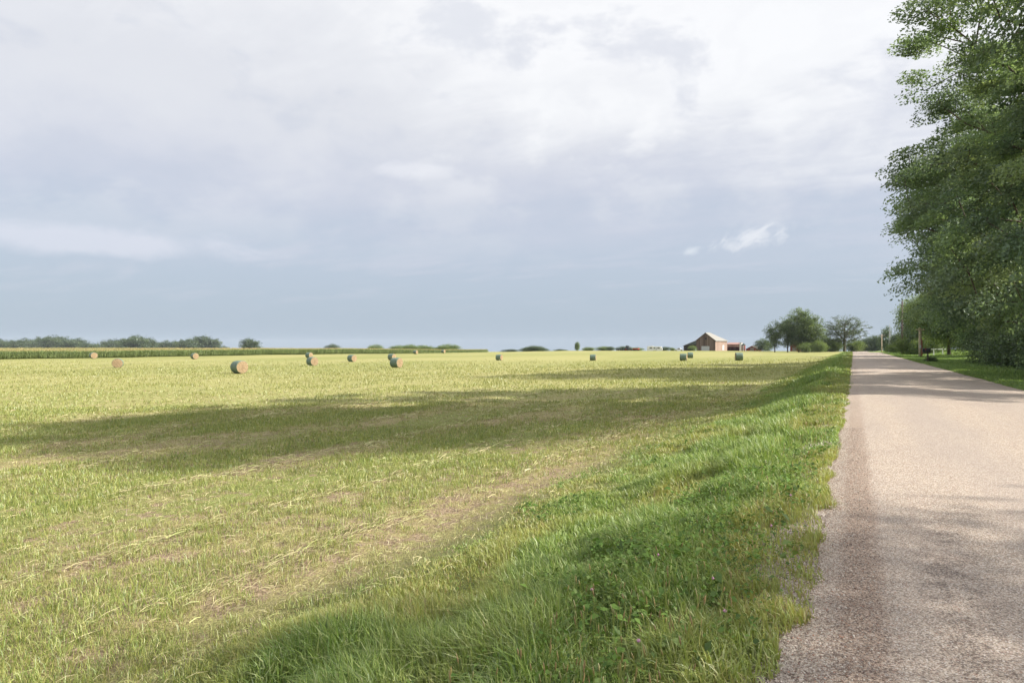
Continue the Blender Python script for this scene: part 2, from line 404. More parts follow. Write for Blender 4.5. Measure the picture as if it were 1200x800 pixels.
blades('hay_stubble', X, Y, zg(X, Y), h, wd, np.clip(ln, 0, 1.5), cl, M_grass, None, 'stuff', 'short yellow green mown hay stubble across the open field', 'stubble')

# -- cut straw lying in long windrow lines along the field
def straw():
    X, Y, D = in_view(150000, 3.5, 45, 1.35)
    ph = X + (fbm(X * .1, Y * .08, 51, 2) - .5) * 1.2
    lines = np.exp(-((ph + 5.9) / .30) ** 2) + np.exp(-((ph + 8.3) / .22) ** 2) + .9 * np.exp(-((ph + 11.9) / .3) ** 2) + .8 * np.exp(-((ph + 16) / .5) ** 2) + .6 * np.exp(-((ph + 21) / .6) ** 2)
    k = (rng.random(len(X)) < .16 + lines * .8 * (fbm(X * .4, Y * .3, 53, 3) > .42)) & (X < vedge(X, Y)); X, Y, D, lines = X[k], Y[k], D[k], lines[k]
    n = len(X); a = np.where(rng.random(n) < .25 + .6 * np.clip(lines, 0, 1), math.pi / 2 + rng.normal(0, .28, n), rng.random(n) * 2 * math.pi)
    L = (.05 + .11 * rng.random(n)) * (1 + .6 * np.clip(lines, 0, 1)) * (1 + D * .02); wd = .0042 * np.maximum(1, D / 6)
    z = zg(X, Y) + .012 + rng.random(n) * .05; dr = np.stack([np.cos(a), np.sin(a), rng.normal(0, .10, n)], 1) * L[:, None]
    b = np.stack([X, Y, z], 1); s_ = np.stack([-np.sin(a), np.cos(a), rng.normal(0, .5, n)], 1) * (wd / 2)[:, None]
    mdp = b + dr * .5 + np.array([0, 0, .015]); e = b + dr
    V = np.stack([b - s_, b + s_, mdp + s_, mdp - s_, e + s_ * .6, e - s_ * .6], 1).reshape(-1, 3)
    kk = (np.arange(n) * 6)[:, None]; Lp = np.concatenate([kk + np.array([[0, 1, 2, 3]]), kk + np.array([[3, 2, 4, 5]])], 1)
    cl = pal([(.46, .42, .23), (.39, .35, .19), (.34, .37, .14), (.30, .22, .14)], [5, 4, 4, 2], n)
    tag(np_mesh('cut_straw', V, Lp, np.tile([4, 4], n), np.repeat(cl, 6, 0), M_straw), 'pale cut straw lying in thin lines along the mown field', 'straw', None, 'stuff')
straw()

# -- verge grass
def road_gap(X, Y):                              # ragged edge and gravelly bare spots along the seal
    return X < -.06 - .62 * sm(Y, 4.8, 2.6) * (fbm(X * 1.2, Y * 1.2, 61, 3)) - .32 * fbm(X * 3, Y * 2.0, 62, 3) + .10 * sm(Y, 8, 30)
def verge(N, d0, d1, p, hs, ws):
    e = 1 - p; u = rng.random(N); D = (d0 ** e + u * (d1 ** e - d0 ** e)) ** (1 / e)
    X = .0 - 5.4 * rng.random(N); Y = (D + X * ST) / CT
    k = (X > vedge(X, Y) - .9 * rng.random(N) ** 2) & road_gap(X, Y); X, Y, D = X[k], Y[k], D[k]
    r = (X * CT + Y * ST); k = r > -.9 * D - 1; X, Y, D = X[k], Y[k], D[k]; n = len(X)
    cl_ = fbm(X * 1.6, Y * 1.3, 71, 3)           # tussocks
    k = rng.random(n) < .35 + 1.3 * sm(cl_, .35, .6); X, Y, D, cl_ = X[k], Y[k], D[k], cl_[k]; n = len(X)
    far = sm(D, 10, 40)[:, None]
    yel = sm(fbm(X * .8, Y * .5, 73, 3) + .25 * sm(X, -1.6, -.5) + .30 * sm(X - vedge(X, Y), 1.6, .1) - .05, .5, .72)[:, None]
    a = pal([(.15, .24, .045), (.22, .32, .07), (.28, .37, .09), (.11, .17, .035), (.36, .41, .16)], [4, 5, 4, 2, 3], n)
    b = pal([(.36, .36, .10), (.30, .33, .09), (.40, .33, .12), (.36, .24, .12)], [4, 4, 2, 1], n)
    c_ = a * (1 - .75 * yel) + b * .75 * yel
    c_ = c_ * (1 - .4 * far) + np.array([.19, .28, .07]) * .4 * far
    edge = sm(X, -.25, -1.2); fieldside = sm(X - vedge(X, Y), -.6, 2.2)
    h = hs * (.45 + .9 * rng.random(n)) * (.55 + .9 * sm(cl_, .3, .7)) * (.40 + .6 * edge) * (.28 + .72 * fieldside)
    wd = ws * (.6 + .9 * rng.random(n)) * np.maximum(1, D / 7); wd = np.minimum(wd, .05)
    ln = np.clip(rng.gamma(2.2, .33, n), .08, 1.7)
    return X, Y, h, wd, ln, c_
pts = [verge(250000, 2.2, 10, .6, .215, .0080), verge(200000, 9, 34, .75, .215, .0075), verge(90000, 30, 175, .8, .32, .010)]
X, Y, h, wd, ln, cl = [np.concatenate(a) for a in zip(*pts)]
# prevailing lean down the bank, away from the road
azv = np.where(rng.random(len(X)) < .5, math.pi + rng.normal(0, 1.0, len(X)), rng.random(len(X)) * 2 * math.pi)
blades('verge_grass', X, Y, zg(X, Y), h, wd, ln, cl, M_grass, azv, 'stuff', 'tall lush green grass on the bank left of the road', 'grass')
# -- right-hand verge and lawn
def lawn():
    N = 130000; e = .3; u = rng.random(N); Y = (26 ** e + u * (172 ** e - 26 ** e)) ** (1 / e)
    X = 5.25 + rng.random(N) ** 1.3 * (4.5 + Y * .07); n = N; D = Y * CT - X * ST
    k = X > 5.3 + .25 * fbm(X * 2, Y * 2, 64, 3); X, Y, D = X[k], Y[k], D[k]; n = len(X)
    c_ = pal([(.17, .27, .06), (.24, .33, .08), (.13, .21, .05)], [4, 4, 2], n)
    h = .13 * (.5 + rng.random(n)) * (1 + .8 * (X > 7.6) * (Y < 75)); wd = .008 * np.maximum(1, D / 7)
    blades('lawn_grass', X, Y, zg(X, Y), h, np.minimum(wd, .05), rng.random(n), c_, M_grass, None, 'stuff', 'short green grass strip between the road and the right hand trees', 'grass')
lawn()

# -- seed heads and broad-leaved weeds close to the camera
def oriented_quads(Cn, A, Bv, name, cl, mat, fold=0.0):
    N = len(Cn); Nn = np.cross(A, Bv); Nn /= np.linalg.norm(Nn, axis=1)[:, None] + 1e-9
    L = np.linalg.norm(A, axis=1)[:, None]
    V = np.stack([Cn - A * .5, Cn + Bv * .5 + A * .05 + Nn * L * fold, Cn + A * .5, Cn - Bv * .5 + A * .05 + Nn * L * fold], 1).reshape(-1, 3)
    return V, np.arange(N * 4).reshape(-1, 4), np.repeat(cl, 4, 0)
def weeds():
    N = 30000; e = 1.2; u = rng.random(N); D = (2.4 ** e + u * (20 ** e - 2.4 ** e)) ** (1 / e)
    X = -.12 - 4.2 * rng.random(N); Y = (D + X * ST) / CT
    pt = fbm(X * .9, Y * .9, 81, 3)
    hot = np.exp(-(((X + 1.35) / .75) ** 2 + ((Y - 4.7) / 1.5) ** 2)) + .6 * np.exp(-(((X + 1.0) / .6) ** 2 + ((Y - 8.0) / 1.2) ** 2))
    k = (rng.random(N) < sm(pt, .55, .66) * .22 + hot * .8) & road_gap(X + .12, Y); X, Y, D, hot = X[k], Y[k], D[k], hot[k]; n = len(X)
    per = 7
    Xc = np.repeat(X, per) + rng.normal(0, .035, n * per); Yc = np.repeat(Y, per) + rng.normal(0, .035, n * per)
    Z = zg(Xc, Yc) + .03 + rng.random(n * per) * np.repeat(.10 + .16 * np.clip(hot, 0, 1) + .05 * rng.random(n), per)
    a = rng.random(n * per) * 2 * np.pi; L = (.016 + .022 * rng.random(n * per) + .022 * np.repeat(rng.random(n) > .82, per)) * np.repeat(.8 + .9 * rng.random(n) ** 3, per)
    A = np.stack([np.cos(a), np.sin(a), rng.normal(.1, .45, n * per)], 1) * L[:, None]
    Bv = np.stack([-np.sin(a), np.cos(a), rng.normal(0, .45, n * per)], 1) * (L * .62)[:, None]
    cl = np.repeat(pal([(.10, .18, .04), (.14, .23, .05), (.08, .13, .035), (.20, .28, .09)], [4, 4, 3, 1], n, .2), per, 0)
    V, Lp, cc = oriented_quads(np.stack([Xc, Yc, Z], 1), A, Bv, 'weeds', cl, None, .12)
    tag(np_mesh('clover_leaves', V, Lp, np.full(len(Lp), 4), cc, M_weed), 'dark green clover and small broad leaved weeds among the verge grass', 'weeds', None, 'stuff')
weeds()
def seedheads():
    N = 2600; e = 1.0; D = 2.3 + rng.random(N) ** 1.4 * 14; X = -.25 - 2.6 * rng.random(N); Y = (D + X * ST) / CT
    g = np.exp(-(((X + .95) / .5) ** 2 + ((Y - 3.0) / 1.4) ** 2)) + .35 * sm(X, -1.6, -.6)
    k = (rng.random(N) < g) & road_gap(X + .15, Y); X, Y = X[k], Y[k]; V = []; F = []; C = []
    z = zg(X, Y)
    for x, y, z0 in zip(X, Y, z):
        hgt = .17 + .17 * random.random(); a = random.random() * 6.28; l = random.random() * .07; tx, ty = x + math.cos(a) * l, y + math.sin(a) * l
        k0 = len(V); s_ = .0013
        V += [(x - s_, y, z0), (x + s_, y, z0), (tx + s_, ty, z0 + hgt), (tx - s_, ty, z0 + hgt)]; F.append((k0, k0 + 1, k0 + 2, k0 + 3)); C += [(.26, .30, .09)] * 4
        hl = .03 + .03 * random.random(); rr = .0035 + .002 * random.random(); k0 = len(V); cc = random.choice([(.38, .30, .12), (.34, .24, .11), (.32, .30, .13)])
        for (zz_, rad) in ((0, .3), (.35, 1), (.75, .8), (1, .1)):
            for j in range(3): b = j * 2.094; V.append((tx + math.cos(b) * rad * rr + math.cos(a) * zz_ * .012, ty + math.sin(b) * rad * rr, z0 + hgt + zz_ * hl)); C.append(cc)
        for i in range(3):
            for j in range(3): F.append((k0 + i * 3 + j, k0 + i * 3 + (j + 1) % 3, k0 + (i + 1) * 3 + (j + 1) % 3, k0 + (i + 1) * 3 + j))
    tag(np_mesh('seed_heads', V, np.array([i for f in F for i in f]), [4] * len(F), np.array(C), M_grass), 'thin orange brown grass seed heads by the road edge', 'seed heads', None, 'stuff')
seedheads()
# -- loose chippings near the edge of the seal
def gravel():
    N = 30000; D = 2.4 + rng.random(N) ** 1.5 * 10; X = -.25 + rng.normal(0, .30, N); Y = (D + X * ST) / CT
    k = X > -1.5; X, Y = X[k], Y[k]; X2 = 5.4 * rng.random(5000); Y2 = 2.5 + 9 * rng.random(5000) ** 1.3
    X = np.concatenate([X, X2]); Y = np.concatenate([Y, Y2]); n = len(X)
    on = X > -.22; z = np.where(on, .002 + .006, zg(X, Y) + .003)
    r = .0028 + .0045 * rng.random(n) ** 1.6
    base = np.array([(1, 0, 0), (-1, 0, 0), (0, 1, 0), (0, -1, 0), (0, 0, 1), (0, 0, -1)], float)
    V = base[None] * (r[:, None, None] * (.6 + .8 * rng.random((n, 6, 1)))); V[:, :, 2] *= .65
    an = rng.random(n) * 6.28; c_, s_ = np.cos(an), np.sin(an)
    vx = V[:, :, 0] * c_[:, None] - V[:, :, 1] * s_[:, None]; vy = V[:, :, 0] * s_[:, None] + V[:, :, 1] * c_[:, None]
    V = np.stack([vx + X[:, None], vy + Y[:, None], V[:, :, 2] + z[:, None]], -1).reshape(-1, 3)
    F = np.array([(0, 2, 4), (2, 1, 4), (1, 3, 4), (3, 0, 4), (2, 0, 5), (1, 2, 5), (3, 1, 5), (0, 3, 5)])
    Lp = (np.arange(n) * 6)[:, None, None] + F[None]
    cl = np.repeat(pal([(.55, .47, .41), (.36, .29, .25), (.66, .61, .55), (.20, .14, .12), (.38, .22, .16)], [4, 4, 2, 2, 1], n), 6, 0)
    tag(np_mesh('loose_gravel', V, Lp.reshape(-1), np.full(n * 8, 3), cl, M_straw), 'small pinkish stone chippings along the left road edge', 'gravel', None, 'stuff')
gravel()

# ------------------------------------------------------------------ trees
def skeleton(att, trunk, bend=.12, alpha=.28):
    P = [np.array(p, float) for p in trunk]; par = [-1] + list(range(len(trunk) - 1)); path = [0.0]
    for i in range(1, len(P)): path.append(path[-1] + .35 * np.linalg.norm(P[i] - P[i - 1]))
    cap = len(P) + len(att) * 14; A = np.zeros((cap, 3)); A[:len(P)] = P; pa = np.zeros(cap); pa[:len(P)] = path; n = len(P)
    T = np.array(trunk); dist = np.min(np.linalg.norm(att[:, None] - T[None], axis=2), 1); order = np.argsort(dist)
    tips = []
    for i in order:
        q = att[i]; dv = q - A[:n]; dd = np.linalg.norm(dv, axis=1)
        cost = dd + alpha * pa[:n] + np.maximum(0, -dv[:, 2]) * .35     # prefer to be reached from below
        k = int(np.argmin(cost)); L = dd[k]; m = max(1, int(L / 1.1)); m = min(m, 10); prev = k; side = np.random.default_rng(int(i)).normal(0, 1, 3) * bend * L * .35
        for j in range(1, m + 1):
            u = j / m; pt = A[k] + (q - A[k]) * u + (side + np.array([0, 0, .10 * L])) * math.sin(math.pi * u) * .8
            A[n] = pt; pa[n] = pa[prev] + L / m; par.append(prev); prev = n; n += 1
        tips.append(prev)
    return A[:n], np.array(par), np.array(tips)
def branches(A, par, tips, r_tip, r_base, expo=.5, sides=6):
    n = len(A); cnt = np.zeros(n); cnt[tips] += 1
    for i in range(n - 1, 0, -1): cnt[par[i]] += cnt[i]
    cnt = np.maximum(cnt, 1); r = r_tip * cnt ** expo; r = r * np.minimum(1, r_base / r.max()) if r.max() > r_base else r
    e = np.arange(1, n); p0, p1 = A[par[e]], A[e]; d = p1 - p0; L = np.linalg.norm(d, axis=1) + 1e-6; d /= L[:, None]
    ref = np.where(np.abs(d[:, 2:3]) > .9, np.array([[1.0, 0, 0]]), np.array([[0, 0, 1.0]])); u = np.cross(d, ref); u /= np.linalg.norm(u, axis=1)[:, None]; v = np.cross(d, u)
    ra = np.minimum(r[par[e]], r[e] * 1.5); rb = r[e]; an = np.arange(sides) * 2 * np.pi / sides
    ring = u[:, None] * np.cos(an)[None, :, None] + v[:, None] * np.sin(an)[None, :, None]
    V = np.concatenate([p0[:, None] - d[:, None] * .02 + ring * ra[:, None, None], p1[:, None] + ring * rb[:, None, None]], 1).reshape(-1, 3)
    k = (np.arange(len(e)) * 2 * sides)[:, None, None]; j = np.arange(sides); q = np.stack([j, (j + 1) % sides, (j + 1) % sides + sides, j + sides], 1)[None]
    return V, (k + q).reshape(-1, 4)
def make_tree(name, seed, H, R, base_h, n_att, per, leaf, trunk_r, cols, spread=(.55, .55, .32), fill=.35, droop=.25, squash=1.0, lump=.35, gaps=.0, lean=(0, 0), stems=1, tip_r=.02, bottom=.5, aspect=.5, bare_trunk_frac=.55, box=2.0, clamp=1.6):
    """returns two mesh data-blocks: trunk with limbs, crown"""
    g = np.random.default_rng(seed)
    cz = (H + base_h) / 2; hz = (H - base_h) / 2
    att = []
    while len(att) < n_att:
        d = g.normal(0, 1, 3); d /= np.linalg.norm(d); hf = math.hypot(d[0], d[1]) + 1e-6; k_ = (1 - abs(d[2]) ** box) ** (1 / box) / hf; d[:2] *= min(k_, 1 / hf)
        rad = (fill + (1 - fill) * g.random() ** .6)
        a_ = math.atan2(d[1], d[0]); lm = 1 + lump * 2 * (float(fbm(a_ * 1.3 + 10, d[2] * 2.0 + 5, seed % 50, 3)) - .5) * 1.6
        q = np.array([d[0] * R * rad * lm, d[1] * R * rad * lm, d[2] * hz * rad * (1 if d[2] > 0 else bottom * 2 if bottom < .5 else 1)])
        fl = float(fbm(q[0] * .35 + q[2] * .2 + 40, q[1] * .35 - q[2] * .3 + 40, seed % 40 + 3, 2))
        if gaps and fl < gaps: continue
        q[:2] += np.array(lean) * (q[2] + hz) / (2 * hz); q[2] += cz
        if q[2] < base_h * .6 + .3: continue
        att.append(q)
    att = np.array(att); tr = []
    m = max(4, int((base_h + hz * .9) / .9)); wob = g.normal(0, .05, (m + 1, 2)).cumsum(0) * (R * .12)
    for i in range(m + 1):
        u = i / m; tr.append((wob[i][0] * u + lean[0] * .3 * u, wob[i][1] * u + lean[1] * .3 * u, -.3 + u * (base_h + hz * bare_trunk_frac * 1.5)))
    A, par, tips = skeleton(att, tr)
    V, F = branches(A, par, tips, tip_r, trunk_r)
    # root flare
    low = V[:, 2] < .5; V[low, :2] *= 1.25
    me_t = np_mesh('trunk', V, F, np.full(len(F), 4), None, M_bark, None, True); dt = me_t.data; bpy.data.objects.remove(me_t)
    # leaf clumps around each tip
    Ct = A[tips]; n = len(Ct); cs = leaf_clump = (g.random(n) * .6 + .7)
    cen = np.array([0, 0, cz]); outd = Ct - cen; outd /= np.linalg.norm(outd, axis=1)[:, None] + 1e-6; outd[:, 2] -= droop
    sx, sy, sz_ = spread
    rel = g.normal(0, 1, (n, per, 3)); rel /= np.maximum(1, np.linalg.norm(rel, axis=2, keepdims=True) / clamp)
    rel *= np.array([sx, sy, sz_]) * cs[:, None, None]
    rel += outd[:, None] * (g.random((n, per, 1)) - .35) * sx * 1.5
    # droop with distance from the twig
    rel[:, :, 2] -= droop * .5 * (rel[:, :, 0] ** 2 + rel[:, :, 1] ** 2) / max(sx, .1)
    C = (Ct[:, None] + rel).reshape(-1, 3); N = len(C)
    a = g.normal(0, 1, (N, 3)); a[:, 2] = a[:, 2] * .55 - .25; a += np.repeat(outd, per, 0) * .8; a /= np.linalg.norm(a, axis=1)[:, None]
    up = g.normal(0, .55, (N, 3)) + np.array([0, 0, 1.0]); b = np.cross(a, up); b /= np.linalg.norm(b, axis=1)[:, None] + 1e-6
    L = leaf * (.6 + .8 * g.random(N)); A2 = a * L[:, None]; B2 = b * (L * aspect)[:, None]
    cols = np.array(cols); ci = g.choice(len(cols), n); cl = np.repeat(cols[ci] * (1 + (g.random((n, 1)) - .5) * .35), per, 0) * (1 + (g.random((N, 1)) - .5) * .4)
    Vl, Lp, cc = oriented_quads(C, A2, B2, 'c', cl, None, .1)
    me_c = np_mesh('crown', Vl, Lp, np.full(len(Lp), 4), cc, M_leaf); dc = me_c.data; bpy.data.objects.remove(me_c)
    return dt, dc
def plant_tree(data, name, x, y, label, cat='tree', group=None, s=1.0, rz=0, z=None, sz=None):
    z = float(zg(x, y)) if z is None else z
    e = empty(name, (x, y, z - .05), label, cat, group, rz, s)
    if sz: e.scale = (s, s, s * sz)
    for nm, dm in (('trunk', data[0]), ('crown', data[1])):
        o = bpy.data.objects.new(nm, dm); col.objects.link(o); o.parent = e
    return e
GRN = [(.165, .235, .13), (.20, .28, .14), (.125, .185, .11), (.25, .32, .16), (.165, .22, .145)]
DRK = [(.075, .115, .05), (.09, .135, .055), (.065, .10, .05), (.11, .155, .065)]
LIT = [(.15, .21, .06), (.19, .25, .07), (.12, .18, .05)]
BLU = [(.065, .10, .06), (.08, .12, .065), (.10, .14, .06)]

tA = make_tree('A', 11, 22.0, 10.2, 1.3, 900, 340, .155, .42, GRN, (.60, .60, .30), .40, .18, lump=.34, gaps=.455, tip_r=.034, clamp=1.15, aspect=.55, box=3.2)
# A: big tree whose trunk stands just past the right edge of the photo
X, Y = 12.6, 38.5
plant_tree(tA, 'ash_tree', X, Y, 'largest tree, feathery crown overhanging the right road edge and cut by the photo edge', 'tree', 'trees along the right side of the road')
tS = make_tree('S', 23, 21.0, 8.6, 11.0, 800, 110, .22, .40, GRN, (.75, .75, .35), .2, .3, lump=.25, tip_r=.02)
tT = make_tree('T', 29, 14, 6.0, 5.0, 480, 150, .23, .3, GRN, (.9, .9, .6), .25, .3, lump=.25, tip_r=.02, box=2.6)
def at_rD(r, D): return r * CT - D * ST, r * ST + D * CT
x, y = at_rD(22.0, 20.0); plant_tree(tS, 'ash_tree', x, y, 'tall high crowned tree beside the road just outside the right edge, shading the field', 'tree', 'trees along the right side of the road', .84, 1.0, sz=1.22)
x, y = at_rD(23.3, -1.9); plant_tree(tT, 'ash_tree', x, y, 'smaller tree right of the camera outside the photo, shading the near road', 'tree', 'trees along the right side of the road', 1.0, 2.2)
tB = make_tree('B', 31, 27.0, 8.7, 1.8, 1300, 90, .27, .5, GRN, (.85, .85, .42), .4, .2, lump=.38, gaps=.43, clamp=1.2, tip_r=.022)
for r, D, s, rz, lab in ((45.5, 57, 1.0, 0, 'tall dark tree directly behind the largest overhanging tree'), (53.5, 69, .98, 2.1, 'second tall tree behind the overhanging tree, further along the road'),
                         (64.5, 86, .85, 4.0, 'third tall tree along the right of the road, above the white topped post'), (47.0, 46, .72, 1.2, 'shorter full tree filling the right edge behind the dark shrubs')):
    x, y = at_rD(r, D); plant_tree(tB, 'deciduous_tree', x, y, lab, 'tree', 'trees along the right side of the road', s, rz)
tC = make_tree('C', 37, 11.5, 4.6, 1.8, 480, 70, .28, .25, GRN + LIT, (.7, .7, .4), .3, .3, lump=.35, tip_r=.02)
x, y = W(1068, 137); plant_tree(tC, 'deciduous_tree', x + 2.6, y, 'slim dark tree just behind the tall dark utility pole', 'tree', None, 1.1, .4)
x, y = W(1092, 116); plant_tree(tC, 'deciduous_tree', x, y, 'leafy tree on the lawn right of the white topped post', 'tree', None, .95, 2.4)
x, y = W(1112, 96); plant_tree(tC, 'deciduous_tree', x, y, 'leafy tree above the white rail on the lawn', 'tree', None, .95, 3.9)
for px, D, s, lab in ((1100, 170, .55, 'rear tree closing the gap between the post and the white rail'), (1125, 150, .55, 'rear tree standing behind the white rail'), (1155, 135, .5, 'rear tree behind the shrub row'), (1190, 120, .5, 'rear tree at the right edge behind the shrub row')):
    x, y = W(px, D); plant_tree(tB, 'deciduous_tree', x, y, lab, 'tree', 'rear trees on the far side of the lawn', s, px)
# understorey shrubs
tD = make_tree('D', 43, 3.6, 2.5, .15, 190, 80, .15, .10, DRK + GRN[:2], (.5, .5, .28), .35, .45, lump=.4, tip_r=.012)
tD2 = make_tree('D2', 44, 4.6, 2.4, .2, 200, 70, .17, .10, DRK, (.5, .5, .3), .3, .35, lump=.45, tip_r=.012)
sh = [(10.6, 38.5, .95, 0, 'dark shrub at the right edge of the photo, nearest the camera'), (10.9, 43, 1.05, 1, 'second dark shrub from the right edge along the grass strip'),
      (11.2, 48, 1.0, 2, 'third dark shrub from the right edge along the grass strip'), (11.0, 53.5, 1.1, 3, 'fourth dark shrub from the right edge, under the tall trees'),
      (10.8, 59.5, 1.0, 4, 'fifth dark shrub from the right edge, under the tall trees'), (10.2, 66, .8, 5, 'low dark bush at the far end of the shrub row, right of the white rail'),
      (13.5, 46, 1.3, 1.5, 'taller shrub behind the second and third roadside shrubs'), (14, 57, 1.5, 2.6, 'taller shrub behind the fourth and fifth roadside shrubs'), (14.5, 68, 1.4, .6, 'taller shrub behind the low dark bush at the row end')]
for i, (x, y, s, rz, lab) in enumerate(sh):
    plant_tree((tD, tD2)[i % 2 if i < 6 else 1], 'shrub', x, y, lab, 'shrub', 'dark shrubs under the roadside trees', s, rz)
tE = make_tree('E', 47, 3.4, 2.4, .2, 170, 60, .20, .08, LIT, (.5, .5, .32), .3, .3, lump=.35, tip_r=.012)
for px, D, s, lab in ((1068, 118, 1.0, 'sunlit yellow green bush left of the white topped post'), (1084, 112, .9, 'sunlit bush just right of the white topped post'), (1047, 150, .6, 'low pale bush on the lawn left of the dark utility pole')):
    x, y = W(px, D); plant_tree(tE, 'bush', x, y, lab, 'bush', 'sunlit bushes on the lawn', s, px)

GF = [(.10, .155, .055), (.13, .185, .065), (.085, .125, .05), (.16, .21, .075)]
for px, D, s, lab in ((1095, 150, 1.3, 'hedge bush at the back of the lawn, left of the white rail'), (1112, 140, 1.3, 'hedge bush at the back of the lawn, right of the white rail'), (1130, 132, 1.4, 'third hedge bush at the back of the lawn'), (1150, 120, 1.4, 'fourth hedge bush behind the shrub row'), (1170, 110, 1.4, 'fifth hedge bush behind the shrub row')):
    x, y = W(px, D); plant_tree(tD2, 'bush', x, y, lab, 'bush', 'hedge bushes at the back of the lawn', s, px)
# distant groups near the barn
tF = make_tree('F', 53, 20.5, 6.6, 2.2, 380, 46, .55, .42, GF + LIT[:2], (1.0, 1.0, .6), .35, .25, lump=.45, gaps=.32, tip_r=.05)
tG = make_tree('G', 59, 17.5, 3.9, 3.0, 200, 40, .50, .30, GF, (.9, .9, .5), .25, .25, lump=.6, gaps=.30, tip_r=.05)
tO = make_tree('O', 61, 17.3, 9.4, 3.2, 420, 26, .45, .60, [(.08, .11, .05), (.10, .135, .055), (.065, .09, .045)], (.75, .75, .3), .25, .05, lump=.25, gaps=.38, tip_r=.055, bottom=.5)
x, y = W(908, 300); plant_tree(tG, 'deciduous_tree', x, y, 'thin straggly tree at the left end of the far tree group', 'tree', 'far trees left of the road', .88, 0)
x, y = W(923, 305); plant_tree(tG, 'deciduous_tree', x, y, 'narrow tree second from left in the far tree group', 'tree', 'far trees left of the road', .98, 2)
x, y = W(936, 300); plant_tree(tF, 'deciduous_tree', x, y, 'tallest round tree in the middle of the far tree group', 'tree', 'far trees left of the road', 1.0, 1)
x, y = W(951, 296); plant_tree(tF, 'deciduous_tree', x, y, 'bright green tree at the right of the far group, beside the oak', 'tree', 'far trees left of the road', .83, 3)
x, y = W(989.5, 300); plant_tree(tO, 'oak_tree', x, y, 'wide open crowned oak standing alone left of the far road end', 'tree', 'far trees left of the road', 1.0, .6)
for i, (px, D, s, lab) in enumerate(((893, 345, 1.5, 'low dark bush right of the small red gabled shed'), (900, 350, 1.2, 'dark bush left of the far tree group'), (968, 306, 2.3, 'pale understorey bush between bright tree and oak'),
      (977, 300, 1.5, 'low bush left of the oak trunk'), (1000, 305, 1.6, 'light green bush right of the oak trunk'), (958, 290, 1.5, 'bush at the foot of the bright green tree'), (944, 290, 1.3, 'bush at the foot of the tallest far tree'),
      (812, 372, .9, 'green bush in front of the barn lean-to'), (788, 395, .6, 'small bush left of the barn beside the pickup'))):
    x, y = W(px, D); plant_tree(tE if i not in (0, 1) else tD2, 'bush', x, y, lab, 'bush', 'bushes around the barn and far trees', s, i)
# beyond the road crest
tH = make_tree('H', 67, 13, 6.0, 1.0, 190, 36, .75, .3, BLU, (1.3, 1.3, .8), .3, .2, lump=.4, tip_r=.06)
for i, (px, D, s) in enumerate(((1006, 430, .62), (1013, 440, .70), (1020, 430, .78), (1027, 420, .85))):
    x, y = W(px, D); plant_tree(tH, 'deciduous_tree', x, y, ['leftmost of the hazy trees beyond the road end', 'second of the hazy trees beyond the road end', 'third of the hazy trees beyond the road end', 'rightmost hazy tree beyond the road end, left of the pale pole'][i], 'tree', 'hazy trees beyond the road end', s, i * 1.7, z=-3.2 + .0 * i)
tI = make_tree('I', 71, 12.5, 2.3, .5, 170, 36, .42, .2, DRK, (.6, .6, .6), .3, .1, lump=.6, tip_r=.04)
x, y = W(1038.5, 270); plant_tree(tI, 'narrow_tree', x, y, 'narrow dark upright tree beside the pale pole at the road end', 'tree', None, .96, 0, z=-2.4)
for i, (px, D, s) in enumerate(((1048, 250, .5), (1054, 230, .55))):
    x, y = W(px, D); plant_tree(tH, 'deciduous_tree', x, y, ['small round tree right of the tall mast', 'small tree between the mast and dark utility pole'][i], 'tree', None, s, i, z=-1.3)

# far wood across the corn, tree by tree
tJ = [make_tree('J%d' % i, 80 + i, 15, 9.0, 1.0, 170, 36, 1.1, .4, BLU, (1.8, 1.8, 1.0), .35, .15, lump=.65, tip_r=.08) for i in range(3)]
rr = np.random.default_rng(5)
k = 0; px = -22.0
while px < 258:
    D = 820 + rr.random() * 160; top = 394.5 + 1.5 * math.sin(px * .07) + rr.random() * 4.0 + (2 if px < 150 and px > 95 else 0)
    if 182 < px < 190: top += 2.0
    zt = EYE + (404 - top) / 750 * D; x, y = W(px, D); zb = float(zg(x, y)); s = (zt - zb) / 15
    plant_tree(tJ[k % 3], 'distant_tree', x, y, 'bluish green round topped tree in the far wood left of the field', 'tree', 'trees of the far wood beyond the corn', s, rr.random() * 6, zb, 1.0)
    px += 9.0 + rr.random() * 4; k += 1
x, y = W(160, 800); plant_tree(tJ[1], 'distant_tree', x, y, 'tallest domed tree standing out of the far wood, behind the corn', 'tree', None, (EYE + 10.6 / 750 * 800 - float(zg(x, y))) / 15, 1)
x, y = W(292.5, 640); plant_tree(tJ[0], 'distant_tree', x, y, 'lone round tree on the horizon right of the far wood', 'tree', None, (EYE + 7.3 / 750 * 640 - float(zg(x, y))) / 15, 2)
x, y = W(263, 780); plant_tree(tJ[2], 'distant_tree', x, y, 'low last tree at the right end of the far wood', 'tree', None, .60, 2)
